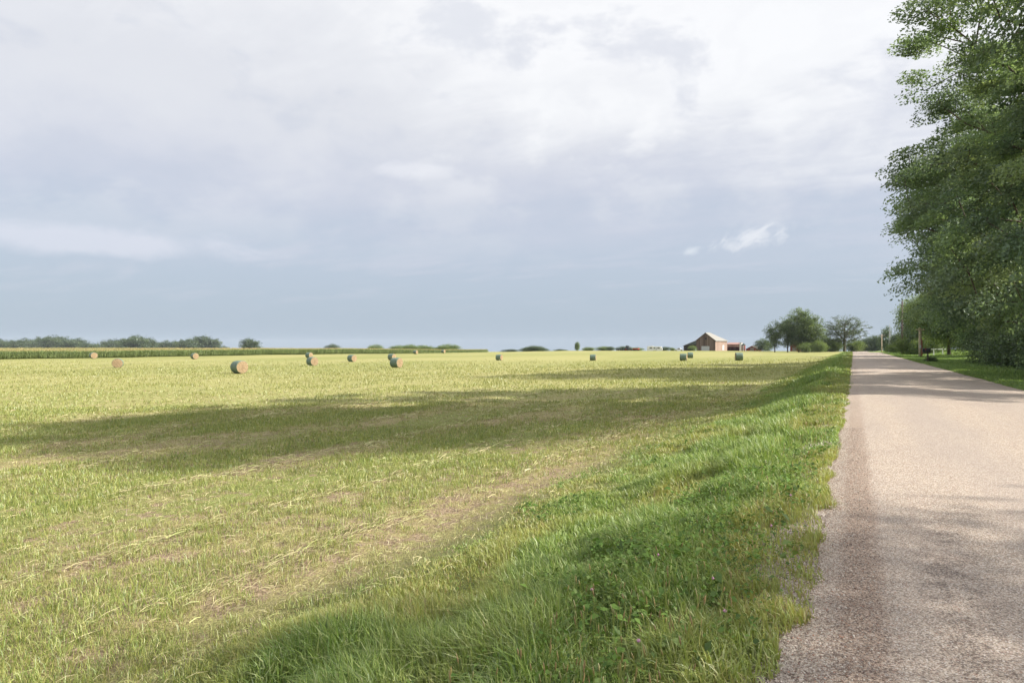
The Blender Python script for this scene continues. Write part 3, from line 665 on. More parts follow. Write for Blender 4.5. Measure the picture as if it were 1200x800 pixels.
for i, (px, D, top, ws, lab) in enumerate(((389, 620, 402.3, .42, 'small bush on the horizon right of the lone round tree'), (441, 420, 403.2, .45, 'small pale bush behind the corn, leftmost of its row'),
        (468, 390, 404.0, .5, 'low bush behind the corn left of the far bales'), (482, 380, 403.2, .6, 'pale bush behind the corn above a far bale'), (496, 385, 404.0, .6, 'wide low bush behind the corn between two far bales'),
        (525, 375, 402.7, .6, 'pale bush at the right end of the corn'), (516, 380, 404.6, .4, 'small bush left of the corn end'), (598, 470, 408.4, .5, 'low dark bush on the horizon left of the rounded clump'),
        (619, 440, 406.0, .5, 'left lobe of the dark rounded clump on the horizon'), (627, 440, 404.3, .62, 'dark rounded bush clump on the horizon mid field'), (634, 440, 406.6, .42, 'right lobe of the dark rounded clump on the horizon'),
        (689, 430, 406.0, .35, 'pale bush right of the lollipop tree on the horizon'), (707, 430, 405.2, .42, 'pale green bush left of the small dark round bush'), (715, 420, 405.4, .26, 'small dark round bush on the horizon left of the tractor'),
        (746, 425, 406.5, .4, 'pale green bush right of the tractor'), (780, 400, 405.5, .3, 'grey green bush right of the white camper'), (732, 440, 405, .5, 'bush right behind the dark tractor'), (657, 440, 408.3, .4, 'low shrub left of the lollipop tree'))):
    x, y = W(px, D); zb = float(zg(x, y)); zt = EYE + (404 - top) / 750 * D; pale = 'pale' in lab or i in (2, 4, 6)
    e = plant_tree(tE if pale else tD2, 'bush', x, y, lab, 'bush', 'bushes along the horizon', 1, i * .9, zb)
    sv = (zt - zb) / (3.4 if pale else 4.6); sh_ = ws * D / 95; e.scale = (sh_, sh_, sv)
x, y = W(676.5, 425); e = plant_tree(tC, 'small_tree', x, y, 'lone lollipop shaped tree on the horizon mid field', 'tree', None, 1, 0); zb = float(zg(x, y)); e.scale = (.36, .36, (EYE + 4.2 / 750 * 425 - zb) / 11.5)

# ------------------------------------------------------------------ corn
def corn():
    V = []; F = []; C = []
    def variants(seed):
        g = random.Random(seed); v = []; f = []; c_ = []
        H = 1.74 + .2 * g.random()
        def strip(pts_, ws, colr):
            k0 = len(v)
            for (p, w_, sdv) in zip(pts_, ws, [None] * len(pts_)):
                v.append((p[0] - strip.s[0] * w_, p[1] - strip.s[1] * w_, p[2])); v.append((p[0] + strip.s[0] * w_, p[1] + strip.s[1] * w_, p[2])); c_.append(colr); c_.append(colr)
            for i in range(len(pts_) - 1): f.append((k0 + 2 * i, k0 + 2 * i + 1, k0 + 2 * i + 3, k0 + 2 * i + 2))
        strip.s = (1, 0); strip([(0, 0, 0), (0, 0, H)], [.018, .012], (.16, .22, .07))
        strip.s = (0, 1); strip([(0, 0, 0), (0, 0, H)], [.018, .012], (.16, .22, .07))
        a = g.random() * 3
        for i in range(8):
            a += math.pi + g.uniform(-.5, .5); z0 = .3 + i * (H - .35) / 8; L = .5 + .2 * g.random(); dx, dy = math.cos(a), math.sin(a); strip.s = (-dy, dx)
            colr = g.choice([(.19, .25, .10), (.24, .30, .11), (.14, .19, .08), (.29, .34, .14)])
            strip([(0, 0, z0), (dx * L * .35, dy * L * .35, z0 + .26), (dx * L * .75, dy * L * .75, z0 + .20), (dx * L, dy * L, z0 - .06)], [.03, .045, .035, .004], colr)
        for i in range(5):
            a = g.random() * 6.28; dx, dy = math.cos(a) * .10, math.sin(a) * .10; strip.s = (-dy * 10 * 1, dx * 10 * 1)
            strip([(0, 0, H - .02), (dx * (i > 0), dy * (i > 0), H + .16 + .12 * g.random())], [.022, .016], (.42, .35, .17))
        return np.array(v), f, np.array(c_)
    vs = [variants(i) for i in range(6)]
    Xs = []; Ys = []
    for rw in range(7):
        yy = np.arange(45, 292, .24); Xs.append(-170 - .76 * rw + rng.normal(0, .05, len(yy))); Ys.append(yy + rng.normal(0, .05, len(yy)))
    # beyond the first rows the plants stand thinner over the closed canopy
    n = 15000; xx = -175 - 230 * rng.random(n) ** 1.5; yy = 20 + 280 * rng.random(n); Xs.append(xx); Ys.append(yy)
    n2 = 2500; xx = -170 - 60 * rng.random(n2); yy = 250 + 42 * rng.random(n2); Xs.append(xx); Ys.append(yy)
    X = np.concatenate(Xs); Y = np.concatenate(Ys); Z = zg(X, Y); var = rng.integers(0, 6, len(X)); ang = rng.random(len(X)) * 6.28; sc_ = .93 + .16 * rng.random(len(X))
    VV = []; LL = []; CC = []; off = 0
    for k in range(6):
        m = var == k; v, f, c_ = vs[k]; n = m.sum(); co, si = np.cos(ang[m])[:, None], np.sin(ang[m])[:, None]
        vx = (v[None, :, 0] * co - v[None, :, 1] * si) * sc_[m][:, None] + X[m][:, None]; vy = (v[None, :, 0] * si + v[None, :, 1] * co) * sc_[m][:, None] + Y[m][:, None]; vz = v[None, :, 2] * sc_[m][:, None] + Z[m][:, None]
        VV.append(np.stack([vx, vy, vz], -1).reshape(-1, 3)); LL.append((np.array(f)[None] + (np.arange(n) * len(v))[:, None, None] + off).reshape(-1, 4)); off += n * len(v)
        CC.append(np.tile(c_, (n, 1)) * np.repeat(.85 + .3 * rng.random(n), len(v))[:, None])
    # closed canopy behind the first rows
    gx = np.concatenate([np.arange(-175.5, -230, -1.5), np.arange(-230, -420, -6)]); gy = np.arange(15, 306, 1.5)
    A, B = np.meshgrid(gx, gy, indexing='ij'); Zc = zg(A, B) + 1.54 + .32 * rng.random(A.shape); Zc[0, :] -= 1.2; Zc[:, -1] -= 1.2
    k0 = off; idx = np.arange(A.size).reshape(A.shape) + k0; q = np.stack([idx[:-1, :-1], idx[1:, :-1], idx[1:, 1:], idx[:-1, 1:]], -1).reshape(-1, 4)
    VV.append(np.stack([A, B, Zc], -1).reshape(-1, 3)); LL.append(q); CC.append(np.array([(.25, .26, .11)]) * (.7 + .6 * rng.random((A.size, 1))))
    L = np.concatenate(LL)
    tag(np_mesh('corn_field', np.concatenate(VV), L, np.full(len(L), 4), np.concatenate(CC), M_corn), 'field of tasselled green corn along the left horizon', 'corn', None, 'stuff')
corn()

# ------------------------------------------------------------------ round bales
def bale_mats():
    m, n, o = new_mat('bale_end'); P = n.n.new('ShaderNodeTexCoord').outputs['Object']; s = n.sep(P)
    rad = n.m('SQRT', n.m('ADD', n.m('MULTIPLY', s[1], s[1]), n.m('MULTIPLY', s[2], s[2])))
    nz = n.noise(P, 6, 5, .6); an = n.m('ARCTAN2', s[1], s[2])
    f = n.m('ADD', n.m('ADD', n.m('MULTIPLY', rad, 52), an), n.m('MULTIPLY', nz, 5)); f = n.m('ADD', n.m('MULTIPLY', n.m('SINE', f), .5), .5)
    f2 = n.noise(P, 38, 4, .7)
    c_ = n.mix(f, (.16, .11, .065), (.38, .28, .17)); c_ = n.mix(n.ramp(f2, .4, .65, 0, .5), c_, (.46, .36, .23)); c_ = n.mix(n.ramp(nz, .52, .7, 0, .5), c_, (.22, .15, .09))
    pbsdf(n, o, c_, .95, n.m('ADD', f, f2), .8, .03, .1)
    m2, n, o = new_mat('net_wrap'); P = n.n.new('ShaderNodeTexCoord').outputs['Object']; s = n.sep(P)
    f2 = n.noise(n.vm('MULTIPLY', P, (1, 4, 4)), 9, 5, .65); bands = n.m('ADD', n.m('MULTIPLY', n.m('SINE', n.m('MULTIPLY', s[0], 30)), .5), .5)
    c_ = n.mix(n.ramp(f2, .35, .65), (.07, .11, .08), (.17, .24, .185)); c_ = n.mix(n.m('MULTIPLY', bands, .25), c_, (.18, .24, .17)); c_ = n.mix(n.ramp(n.noise(P, 3, 4, .6), .55, .7, 0, .4), c_, (.20, .17, .10))
    pbsdf(n, o, c_, .6, f2, .5, .02, .4); return m, m2
M_bend, M_net = bale_mats()
def bale():
    R, Wd = .74, 1.32; g = np.random.default_rng(3)
    e = empty('round_bale', (0, 0, 0), 'x', 'hay bale', 'round hay bales on the mown field')
    n = 40; V = []; F = []; xs = np.linspace(-Wd / 2, Wd / 2, 9)
    def ring(x, r):
        out = []
        for j in range(n):
            a = 2 * math.pi * j / n; rr_ = r * (1 + .012 * math.sin(3 * a + x) + .008 * g.normal()); zc = R + math.cos(a) * rr_
            out.append((x, math.sin(a) * rr_ * 1.02, max(zc, .015 + .05 * 0)))
        return out
    prof = [(-Wd / 2, R * .93), (-Wd / 2 + .04, R * .985)] + [(x, R * (1 + .008 * math.sin(x * 9))) for x in xs[1:-1]] + [(Wd / 2 - .04, R * .985), (Wd / 2, R * .93)]
    for x, r in prof: V += ring(x, r)
    for i in range(len(prof) - 1):
        for j in range(n): a = i * n + j; b = i * n + (j + 1) % n; F.append((a, b, b + n, a + n))
    me = MB(); me.v = V; me.f = F; w_ = me.build('net_wrap', M_net, e, True)
    for sgn in (-1, 1):
        me = MB(); V = []; F = []; rad = [.93, .8, .6, .4, .2]; 
        for q in rad:
            for j in range(n): a = 2 * math.pi * j / n; V.append((sgn * (Wd / 2 + .05 * (1 - q) + .012 * g.normal()), math.sin(a) * R * q * 1.02, R + math.cos(a) * R * q))
        V.append((sgn * (Wd / 2 + .05), 0, R)); k = len(V) - 1
        for i in range(len(rad) - 1):
            for j in range(n): a = i * n + j; b = i * n + (j + 1) % n; F.append((a, b, b + n, a + n))
        for j in range(n): F.append(((len(rad) - 1) * n + j, (len(rad) - 1) * n + (j + 1) % n, k))
        me.v = V; me.f = F; me.build('straw_end', M_bend, e)
    return e
b0 = bale()
BL = [(109.5, 150, 1.0, -14, 'bale close to the corn near the left edge of the photo'), (138, 93, .95, -34, 'bale whose round straw end faces the camera, second from the left'),
      (228, 146, .95, -12, 'small bale in front of the corn, third from the left'), (280.5, 73, 1.0, -9, 'nearest and largest looking bale, with a green wrapped side and straw end'),
      (362.3, 160, .95, 0, 'far bale peeking out behind a nearer one below the horizon bush'), (366, 100, .95, -12, 'straw ended bale overlapping the top of a farther bale below the horizon bush'),
      (412.5, 126, .95, -4, 'small dark bale between the two overlapping pairs of bales'), (459.3, 138, .95, -4, 'far bale half hidden behind the green and straw coloured bale'),
      (464.5, 92, .97, -2, 'green wrapped bale in front, overlapping another bale, left of mid field'), (487, 236, .95, 0, 'tiny far bale at the corn edge, the left of two'),
      (519.5, 262, .95, 0, 'tiny far bale where the corn ends, the right of two'), (585, 135, .85, 3, 'lone small bale in mid field right of the corn end'),
      (695, 135, .9, 14, 'lone dark green bale below the lollipop tree'), (801, 125, .97, 6, 'green bale with a sliver of straw end, below the barn lean-to'),
      (809, 156, .95, 14, 'smaller green bale behind another one below the barn'), (866, 120, 1.0, 16, 'green wrapped bale below the red shed, the rightmost bale')]
for i, (px, D, s, a, lab) in enumerate(BL):
    x, y = W(px, D); o = b0 if i == 0 else copy_tree(b0)
    o.location = (x, y, float(zg(x, y)) + .0); o.rotation_euler = (0, 0, math.radians(a)); o.scale = (s, s, s); o['label'] = lab

# ------------------------------------------------------------------ farm buildings
def boards(name, c1, c2, width=.3, ax_=0):
    m, n, o = new_mat(name); P = n.n.new('ShaderNodeTexCoord').outputs['Object']; s = n.sep(P)
    u = n.m('ADD', s[0], n.m('MULTIPLY', s[1], 1.0)); cell = n.m('FLOOR', n.m('DIVIDE', u, width)); wn = n.n.new('ShaderNodeTexWhiteNoise'); wn.noise_dimensions = '1D'; n.l.new(cell, wn.inputs['W'])
    st = n.noise(n.vm('MULTIPLY', P, (3, 3, .35)), 1.6, 6, .65); f = n.m('ADD', n.m('MULTIPLY', wn.outputs[0], .5), n.m('MULTIPLY', st, .5))
    fr = n.m('FRACT', n.m('DIVIDE', u, width)); gap = n.ramp(fr, .90, .97)
    c_ = n.mix(n.ramp(f, .3, .7), c1, c2); c_ = n.mix(n.m('MULTIPLY', gap, .8), c_, (.03, .025, .02))
    pbsdf(n, o, c_, .85, n.m('SUBTRACT', st, gap), .5, .03, .2); return m
M_oldwood = boards('weathered_boards', (.085, .055, .042), (.20, .145, .12), .42)
M_sidewood = boards('sunlit_side_boards', (.24, .165, .135), (.36, .27, .23), .42)  # lit copy of the barn boards, sunlight put into the paler colour
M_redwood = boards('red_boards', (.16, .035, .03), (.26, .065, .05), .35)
M_pink = boards('faded_red_boards', (.30, .17, .15), (.40, .26, .225), .35)
M_tin = simple('tin_roof', (.27, .26, .23), .45, .12, .6, .5, .2)
M_dkroof = simple('old_roof', (.20, .17, .16), .8, .25, 1.0)
M_dark = simple('dark_interior', (.02, .018, .018), .9, .2)
M_white = simple('white_paint', (.78, .78, .77), .45, .05)
M_glass = simple('dark_glass', (.03, .035, .04), .12, .1, 3, .5)
M_rubber = simple('rubber', (.03, .03, .03), .8, .2)
M_rpaint = simple('red_paint', (.34, .045, .03), .45, .15)
M_gpaint = simple('dark_machine_paint', (.06, .075, .065), .5, .2)
M_pole = boards('pole_wood', (.10, .075, .07), (.17, .135, .12), .06)
M_pale_pole = boards('pale_pole_wood', (.42, .34, .24), (.58, .48, .36), .06)
M_metal = simple('galvanised', (.42, .43, .44), .4, .1, 3, .5, .6)
M_black = simple('black_metal', (.025, .025, .03), .35, .15, 3, .5)
M_grey = simple('grey_paint', (.45, .46, .48), .5, .1)

def gable(mb_name, x0, x1, y0, y1, ez, pz, mat, parent, xp=None):
    xp = (x0 + x1) / 2 if xp is None else xp
    return MB().prism([(x0, -1), (x1, -1), (x1, ez), (xp, pz), (x0, ez)], y0, y1).build(mb_name, mat, parent)
def roof_slab(x0, z0, x1, z1, y0, y1, th, mat, parent, name='roof'):
    dx, dz = x1 - x0, z1 - z0; L = math.hypot(dx, dz); nx, nz = -dz / L * th, dx / L * th
    if nz < 0: nx, nz = -nx, -nz
    return MB().prism([(x0, z0), (x1, z1), (x1 + nx, z1 + nz), (x0 + nx, z0 + nz)], y0, y1).build(name, mat, parent)
# barn
bx_, by_ = W(827, 382); zb = float(zg(bx_, by_))
barn = empty('wooden_barn', (bx_, by_, zb), 'large weathered board barn with a shining tin roof and left lean-to', 'barn', None, math.radians(-10))
gable('wall', -5.8, 5.8, 0, 6.6, 6.2, 10.7, M_oldwood, barn); MB().box(-5.79, 5.79, 6.61, 20, -1, 5.7).build('rear_wall', M_oldwood, barn)
MB().box(5.803, 5.86, .3, 19.9, -1, 6.1).build('side_wall', M_sidewood, barn)['label'] = 'side wall with sunlight painted into its paler boards'
rf = MB().add([(0, -.5, 10.72), (6.5, -.5, 5.72), (6.5, 20.5, 5.72), (0, 7, 10.72), (-6.1, -.5, 6.02), (-6.1, 20.5, 6.02),
               (0, -.5, 10.84), (6.5, -.5, 5.84), (6.5, 20.5, 5.84), (0, 7, 10.84), (-6.1, -.5, 6.14), (-6.1, 20.5, 6.14)],
              [(6, 7, 8, 9), (10, 6, 9, 11), (9, 8, 11), (0, 3, 2, 1), (4, 5, 3, 0), (3, 5, 2), (0, 1, 7, 6), (4, 0, 6, 10), (1, 2, 8, 7), (5, 4, 10, 11), (2, 5, 11, 8)]).build('roof', M_tin, barn)
# lean-to on the left: posts, low wall, open dark front
roof_slab(-14.2, 2.75, -6.1, 5.95, -.4, 18.5, .12, M_dkroof, barn, 'lean_to_roof')
lt = MB(); lt.prism([(-13.9, 1.2), (-5.85, 1.2), (-5.85, 5.8), (-13.9, 2.7)], 17.5, 17.8); lt.box(-13.9, -13.6, .2, 17.5, -1, 2.75); lt.build('lean_to_wall', M_dkroof, barn)
lt = MB()
for xx_ in (-13.75, -11.2, -8.6): MB().box(xx_ - .1, xx_ + .1, 0, .2, -1, 2.65 + (xx_ + 13.9) * .39).build('post', M_oldwood, barn)
lt = MB().prism([(-13.6, 3.0), (-6.0, 3.9), (-6.0, 5.85), (-13.6, 2.78)], -.02, .06).build('lean_to_gable', M_gpaint, barn)
MB().box(-2.6, 2.3, -.07, -.01, -.2, 2.7).build('door', M_grey, barn)['label'] = 'pale sliding door low in the front wall'
MB().box(-2.75, -2.6, -.09, 0, -.2, 2.85).box(2.3, 2.45, -.09, 0, -.2, 2.85).box(-2.9, 2.6, -.10, -.0, 2.85, 3.0).build('door_frame', M_oldwood, barn)
MB().box(-.5, .5, -.06, -.01, 6.6, 7.8).build('loft_hatch', M_dark, barn)
MB().box(5.87, 5.93, 11.5, 14.5, .3, 3.4).build('side_door', M_grey, barn)
f = MB().prism([(-6.15, 5.95), (0, 10.68), (6.5, 5.68), (6.5, 5.45), (0, 10.4), (-6.15, 5.7)], -.56, -.50).build('bargeboard', M_oldwood, barn)
# long low shed right of the barn
x, y = W(859.5, 398); zb = float(zg(x, y)); shd = empty('open_shed', (x, y, zb), 'faded red open fronted shed joined to the right of the barn', 'shed', None, math.radians(-6))
MB().box(-4.6, 3.6, 0, .2, 2.6, 4.2).build('front_wall', M_pink, shd)
s_ = MB().box(-4.6, -4.4, .2, 7, -1, 4.2).box(3.4, 3.6, .2, 7, -1, 4.2).box(-4.4, 3.4, 6.8, 7, -1, 4.2).build('wall', M_redwood, shd)
roof_slab(-.3, 4.1, 7.3, 5.2, -4.8, 3.8, .12, M_pink, shd).rotation_euler = (0, 0, math.radians(-90))
for c_ in shd.children:
    if c_.name.startswith('roof'): c_.rotation_euler = (0, 0, math.radians(90)); c_.scale = (1, -1, 1)
for xx_ in (-4.5, -1.8, .9, 3.5): MB().box(xx_ - .1, xx_ + .1, .02, .18, -1, 2.58).build('post', M_oldwood, shd)
MB().box(3.62, 4.9, .1, 2.4, -1, 4.9).build('end_bay', M_white, shd)['label'] = 'white painted end bay'
MB().prism([(3.5, 4.92), (5.05, 4.92), (4.28, 5.4)], 0, 2.5).build('end_bay_roof', M_tin, shd)
# silo
x, y = W(871.3, 392); zb = float(zg(x, y)); si = empty('small_silo', (x, y, zb), 'short dark red silo with a rounded cap beside the open shed', 'silo')
MB().tube([(0, 0, -1), (0, 0, 3.5)], 1.18, 20).build('wall', M_redwood, si, True)
MB().tube([(0, 0, 3.5), (0, 0, 3.9), (0, 0, 4.3), (0, 0, 4.6), (0, 0, 4.72)], [1.25, 1.16, .9, .5, .08], 20).build('cap', M_gpaint, si, True)
hoop = MB()
for hz_ in (.6, 1.6, 2.6, 3.3): hoop.tube([(0, 0, hz_), (0, 0, hz_ + .08)], 1.21, 20)
hoop.build('hoops', M_metal, si)
MB().box(-.28, .28, -1.32, -1.1, -.5, 3.6).build('chute', M_grey, si)
# small red gabled shed
def red_shed(px, D, hw, ez, pz, label, rz=-8):
    x, y = W(px, D); zb = float(zg(x, y)); s_ = empty('red_shed', (x, y, zb), label, 'shed', None, math.radians(rz))
    gable('wall', -hw, hw, 0, 8, ez, pz, M_redwood, s_)
    roof_slab(0, pz + .01, hw + .35, ez - .2, -.3, 8.3, .1, M_dkroof, s_); roof_slab(-hw - .35, ez - .2, 0, pz + .01, -.3, 8.3, .1, M_dkroof, s_)
    MB().box(-1.1, 1.1, -.06, -.01, -.5, 2.1).build('door', M_dkroof, s_)
    return s_
red_shed(881.2, 392, 3.5, 1.3, 3.1, 'small dark red gabled shed right of the silo')
red_shed(931, 345, 2.2, 4.1, 5.6, 'red shed showing between the trunks of the far tree group')

# camper
x, y = W(767.3, 392); zb = float(zg(x, y)) - .35
cp = empty('camper_trailer', (x, y, zb), 'white camper trailer with dark windows parked left of the barn', 'camper', None, math.radians(12))
MB().prism([(-4.6, .55), (4.1, .55), (4.75, .95), (4.05, 2.85), (3.7, 2.95), (-.3, 2.95), (-.5, 3.2), (-3.9, 3.2), (-4.6, 2.8)], -1.2, 1.2).build('body', M_white, cp, False, .05)
for (a, b) in ((-3.0, -1.5), (1.6, 3.0), (-.6, .3)): MB().box(a, b, -1.26, -1.2, 1.75, 2.45).build('window', M_glass, cp)
MB().box(.6, 1.25, -1.25, -1.2, .7, 2.5).build('door', M_grey, cp)
for xx_ in (-.5, .45):
    for yy_ in (-1.05, 1.05): MB().tube([(xx_, yy_ - .12, .38), (xx_, yy_ + .12, .38)], .38, 16).build('wheel', M_rubber, cp)
MB().box(-2.4, -1.4, -.4, .4, 3.2, 3.45).build('roof_vent', M_grey, cp, False, .05)
MB().tube([(4.6, -.5, .6), (6.0, 0, .55)], .05, 6).tube([(4.6, .5, .6), (6.0, 0, .55)], .05, 6).build('hitch', M_black, cp)
MB().box(-4.5, 4.3, -1.215, -1.2, 1.15, 1.35).build('stripe', M_grey, cp)
# pickup
x, y = W(795.5, 400); zb = float(zg(x, y)) - .1
pk = empty('pickup_truck', (x, y, zb), 'small white pickup truck beside the barn lean-to', 'truck', None, math.radians(5))
MB().prism([(-2.6, .5), (2.6, .5), (2.65, 1.0), (1.5, 1.15), (.8, 1.85), (-.7, 1.85), (-.9, 1.2), (-2.65, 1.2)], -.9, .9).build('body', M_white, pk, False, .04)
MB().prism([(1.35, 1.2), (.75, 1.75), (-.6, 1.75), (-.7, 1.2)], -.93, .93).build('window', M_glass, pk)
for xx_ in (-1.65, 1.7):
    for yy_ in (-.8, .8): MB().tube([(xx_, yy_ - .14, .4), (xx_, yy_ + .14, .4)], .4, 16).build('wheel', M_rubber, pk)
# tractor
x, y = W(736, 396); zb = float(zg(x, y)) - .1
tr = empty('farm_tractor', (x, y, zb), 'dark farm tractor with a cab on the horizon', 'tractor', None, math.radians(-15))
MB().prism([(.3, .9), (2.6, .9), (2.7, 1.7), (.4, 1.95)], -.45, .45).build('bonnet', M_gpaint, tr, False, .05)
MB().prism([(-1.3, 1.2), (.35, 1.2), (.3, 3.1), (-1.1, 3.1)], -.75, .75).build('cab', M_glass, tr)
MB().box(-1.35, .5, -.85, .85, 3.1, 3.25).build('cab_roof', M_gpaint, tr, False, .04)
for yy_ in (-.95, .95):
    wh = MB().tube([(-.9, yy_ - .28, .95), (-.9, yy_ + .28, .95)], .95, 20).build('wheel', M_rubber, tr); MB().tube([(-.9, yy_ - .3, .95), (-.9, yy_ + .3, .95)], .45, 14).build('rim', M_rpaint, wh)
    wh = MB().tube([(2.0, yy_ * .85 - .18, .55), (2.0, yy_ * .85 + .18, .55)], .55, 18).build('wheel', M_rubber, tr); MB().tube([(2.0, yy_ * .85 - .2, .55), (2.0, yy_ * .85 + .2, .55)], .25, 12).build('rim', M_rpaint, wh)
MB().tube([(1.3, .3, 1.85), (1.3, .3, 2.8)], .06, 8).build('exhaust', M_black, tr)
# two wagons either side of it
def wagon(px, D, label, mat, L=4.2, h0=.8, h1=1.5, rz=-10):
    x, y = W(px, D); zb = float(zg(x, y)); wg = empty('farm_wagon', (x, y, zb), label, 'wagon', None, math.radians(rz))
    MB().box(-L / 2, L / 2, -1.1, 1.1, h0, h0 + .12).build('bed', M_oldwood, wg)
    MB().box(-L / 2, L / 2, -1.15, -1.08, h0, h1).box(-L / 2, L / 2, 1.08, 1.15, h0, h1).box(-L / 2, -L / 2 + .07, -1.08, 1.08, h0, h1).box(L / 2 - .07, L / 2, -1.08, 1.08, h0, h1).build('side_boards', mat, wg)
    for xx_ in (-L * .32, L * .32):
        for yy_ in (-.95, .95): MB().tube([(xx_, yy_ - .1, .4), (xx_, yy_ + .1, .4)], .4, 14).build('wheel', M_rubber, wg)
    MB().tube([(L / 2, 0, .7), (L / 2 + 1.6, 0, .5)], .05, 6).build('drawbar', M_black, wg)
wagon(726, 398, 'low dark wagon left of the tractor', M_gpaint)
wagon(745.5, 394, 'low red wagon right of the tractor', M_rpaint, 3.6)

# ------------------------------------------------------------------ poles, mailbox, rail
def utility_pole(px, D, top, r, mat, label, arm=True, z=None):
    x, y = W(px, D); zb = float(zg(x, y)) if z is None else z; zt = EYE + (404 - top) / 750 * D; H = zt - zb
    p = empty('utility_pole', (x, y, zb), label, 'utility pole', None, math.radians(0))
    MB().tube([(0, 0, -.6), (0, 0, H)], [r * 1.15, r * .8], 10).build('pole', mat, p, True)
    if arm:
        ca = MB().box(-1.1, 1.1, -.16, -.04 - r * .5, H - .65, H - .52).build('crossarm', mat, p)
        for xx_ in (-.95, .0, .95): MB().tube([(xx_, -.1, H - .52), (xx_, -.1, H - .36)], .05, 8).build('insulator', M_grey, ca)
    return p, (x, y, zb + H)
utility_pole(1057.2, 131, 352, .16, M_pole, 'tall dark wooden utility pole rising into the tree edge', False)
utility_pole(1033.3, 255, 391, .19, M_pale_pole, 'pale sunlit utility pole at the far end of the road')
# tall tapering mast
x, y = W(1042.4, 235); zt = EYE + (404 - 379) / 750 * 235; zb = float(zg(x, y)); H = zt - zb
ms = empty('lattice_mast', (x, y, zb), 'tall slender tapering grey mast at the far road end', 'mast')
leg = []
for a in (0, 2.094, 4.189):
    MB().tube([(math.cos(a) * .55, math.sin(a) * .55, -.5), (math.cos(a) * .30, math.sin(a) * .30, H * .55), (0, 0, H)], [.11, .09, .06], 6).build('leg', M_metal, ms)
q = MB(); lv = np.linspace(.2, H * .9, 14)
for i in range(len(lv) - 1):
    for k_ in range(3):
        a, b = k_ * 2.094, (k_ + 1) * 2.094; r0 = .55 * (1 - lv[i] / H) + .02; r1 = .55 * (1 - lv[i + 1] / H) + .02
        q.tube([(math.cos(a) * r0, math.sin(a) * r0, lv[i]), (math.cos(b) * r1, math.sin(b) * r1, lv[i + 1])], .03, 4)
q.build('bracing', M_metal, ms)
# white-topped post behind the mailbox
x, y = W(1078.2, 96); zb = float(zg(x, y)); zt = EYE + (404 - 383.5) / 750 * 96; H = zt - zb
ps = empty('wooden_post', (x, y, zb), 'thick pale and reddish post standing behind the black mailbox', 'post')
MB().tube([(0, 0, -.5), (0, 0, H)], [.21, .17], 10).build('shaft', M_pale_pole, ps, True)
MB().box(-.55, .55, -.24, -.17, H - .35, H - .2).build('cross_piece', M_pale_pole, ps)
MB().box(.12, .30, -.12, .12, -.4, H * .62).build('side_board', M_redwood, ps)['label'] = 'reddish board on the right side'  # reddish tone of the post's right side, set as a separate board
MB().box(-.12, .12, -.30, -.20, 1.3, 1.75).build('meter_box', M_grey, ps)
# mailbox
x, y = 6.35, 73.5; zb = float(zg(x, y)) + .0
mbx = empty('mailbox', (x, y, zb), 'black mailbox on a short dark post at the road edge', 'mailbox', None, 0)
MB().box(-.06, .06, -.06, .06, -.4, .98).build('post', M_pole, mbx)
MB().box(-.38, .18, -.05, .05, .86, .94).build('support_arm', M_pole, mbx)
prof = [(-.15, .98), (.15, .98), (.15, 1.18)] + [(.15 * math.cos(a), 1.18 + .15 * math.sin(a)) for a in np.linspace(.3, math.pi - .3, 7)] + [(-.15, 1.18)]
MB().prism(prof, -.42, .20, 'x').build('box', M_black, mbx)
MB().prism([(u * 1.06, v_ + (v_ - 1.1) * .05) for u, v_ in prof], -.445, -.42, 'x').build('door', M_black, mbx)
MB().box(-.2, -.17, -.18, -.155, 1.1, 1.38).build('flag', M_rpaint, mbx)
# weeds clump round the mailbox
for i, (xx_, yy_) in enumerate(((6.5, 73.9), (6.9, 74.3))):
    e = plant_tree(tD, 'weed_clump', xx_, yy_, ['low weeds growing round the mailbox post', 'low weeds just right of the mailbox post'][i], 'weeds', None, .16, i)
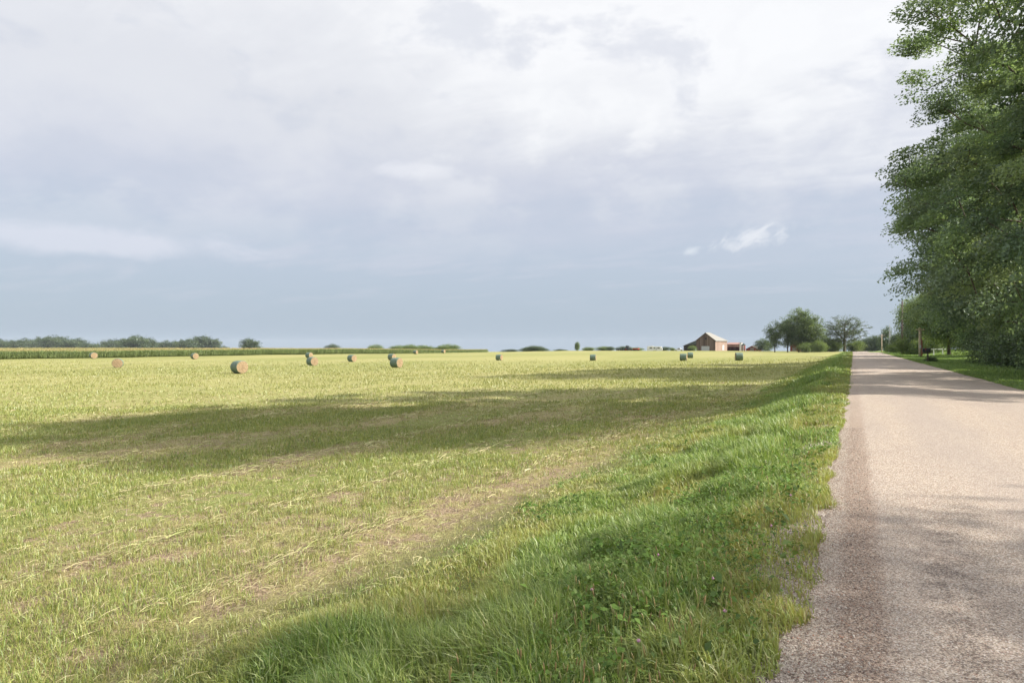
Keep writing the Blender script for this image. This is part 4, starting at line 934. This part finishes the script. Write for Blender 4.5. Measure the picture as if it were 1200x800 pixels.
# white rail
x, y = W(1099.5, 100); zb = float(zg(x, y)); rl = empty('white_rail', (x, y, zb), 'short white rail on two posts on the lawn under the trees', 'rail', None, TH)
for xx_ in (-.7, .7): MB().box(xx_ - .06, xx_ + .06, -.06, .06, -.3, 1.05).build('post', M_white, rl)
MB().box(-1.15, 1.15, -.10, -.062, .82, .98).build('rail', M_white, rl)

# ------------------------------------------------------------------ the summer haze
m, n, o = new_mat('haze_air'); v = n.n.new('ShaderNodeVolumePrincipled'); v.inputs['Color'].default_value = (.78, .87, 1, 1); v.inputs['Density'].default_value = .00007
n.l.new(v.outputs[0], o.inputs['Volume'])
tag(MB().box(-3000, 3000, -1000, 3000, -75, 33).build('haze', m), kind='stuff')

# ------------------------------------------------------------------ pink clover blooms by the road edge
M_pink_fl = simple('clover_pink', (.55, .30, .42), .8, .2, 60); M_stem = simple('clover_stem', (.14, .22, .06), .7, .2, 30)
def bloom(first=None):
    e = empty('clover_flower', (0, 0, 0), 'small round pink clover bloom in the grass close to the road edge', 'flower', 'pink clover blooms in the near verge')
    MB().tube([(0, 0, -.02), (.01, 0, .12), (.005, .01, .24)], [.0018, .0016, .0014], 5).build('stem', M_stem, e)
    hd = MB(); g = random.Random(4)
    for i in range(46):
        th = g.random() * 6.28; ph = math.acos(g.uniform(-.7, 1)); d = Vector((math.sin(ph) * math.cos(th), math.sin(ph) * math.sin(th), math.cos(ph)))
        c_ = Vector((.005, .01, .25)); sd_ = d.orthogonal().normalized() * .0022
        hd.add([c_ + d * .003 - sd_, c_ + d * .003 + sd_, c_ + d * .0125], [(0, 1, 2)])
    hd.tube([(.005, .01, .24), (.005, .01, .25), (.005, .01, .258)], [.004, .009, .003], 8)
    hd.build('flower_head', M_pink_fl, e); return e
f0 = bloom()
for i, (x, y) in enumerate(((-.62, 3.6), (-.95, 3.15), (-.55, 5.3), (-1.25, 4.6), (-.8, 4.2), (-1.5, 3.9), (-.5, 6.4))):
    o = f0 if i == 0 else copy_tree(f0); o.location = (x, y, float(zg(x, y))); o.rotation_euler = (0, 0, i * 1.3); o.scale = (1, 1, .85 + .07 * (i % 4))
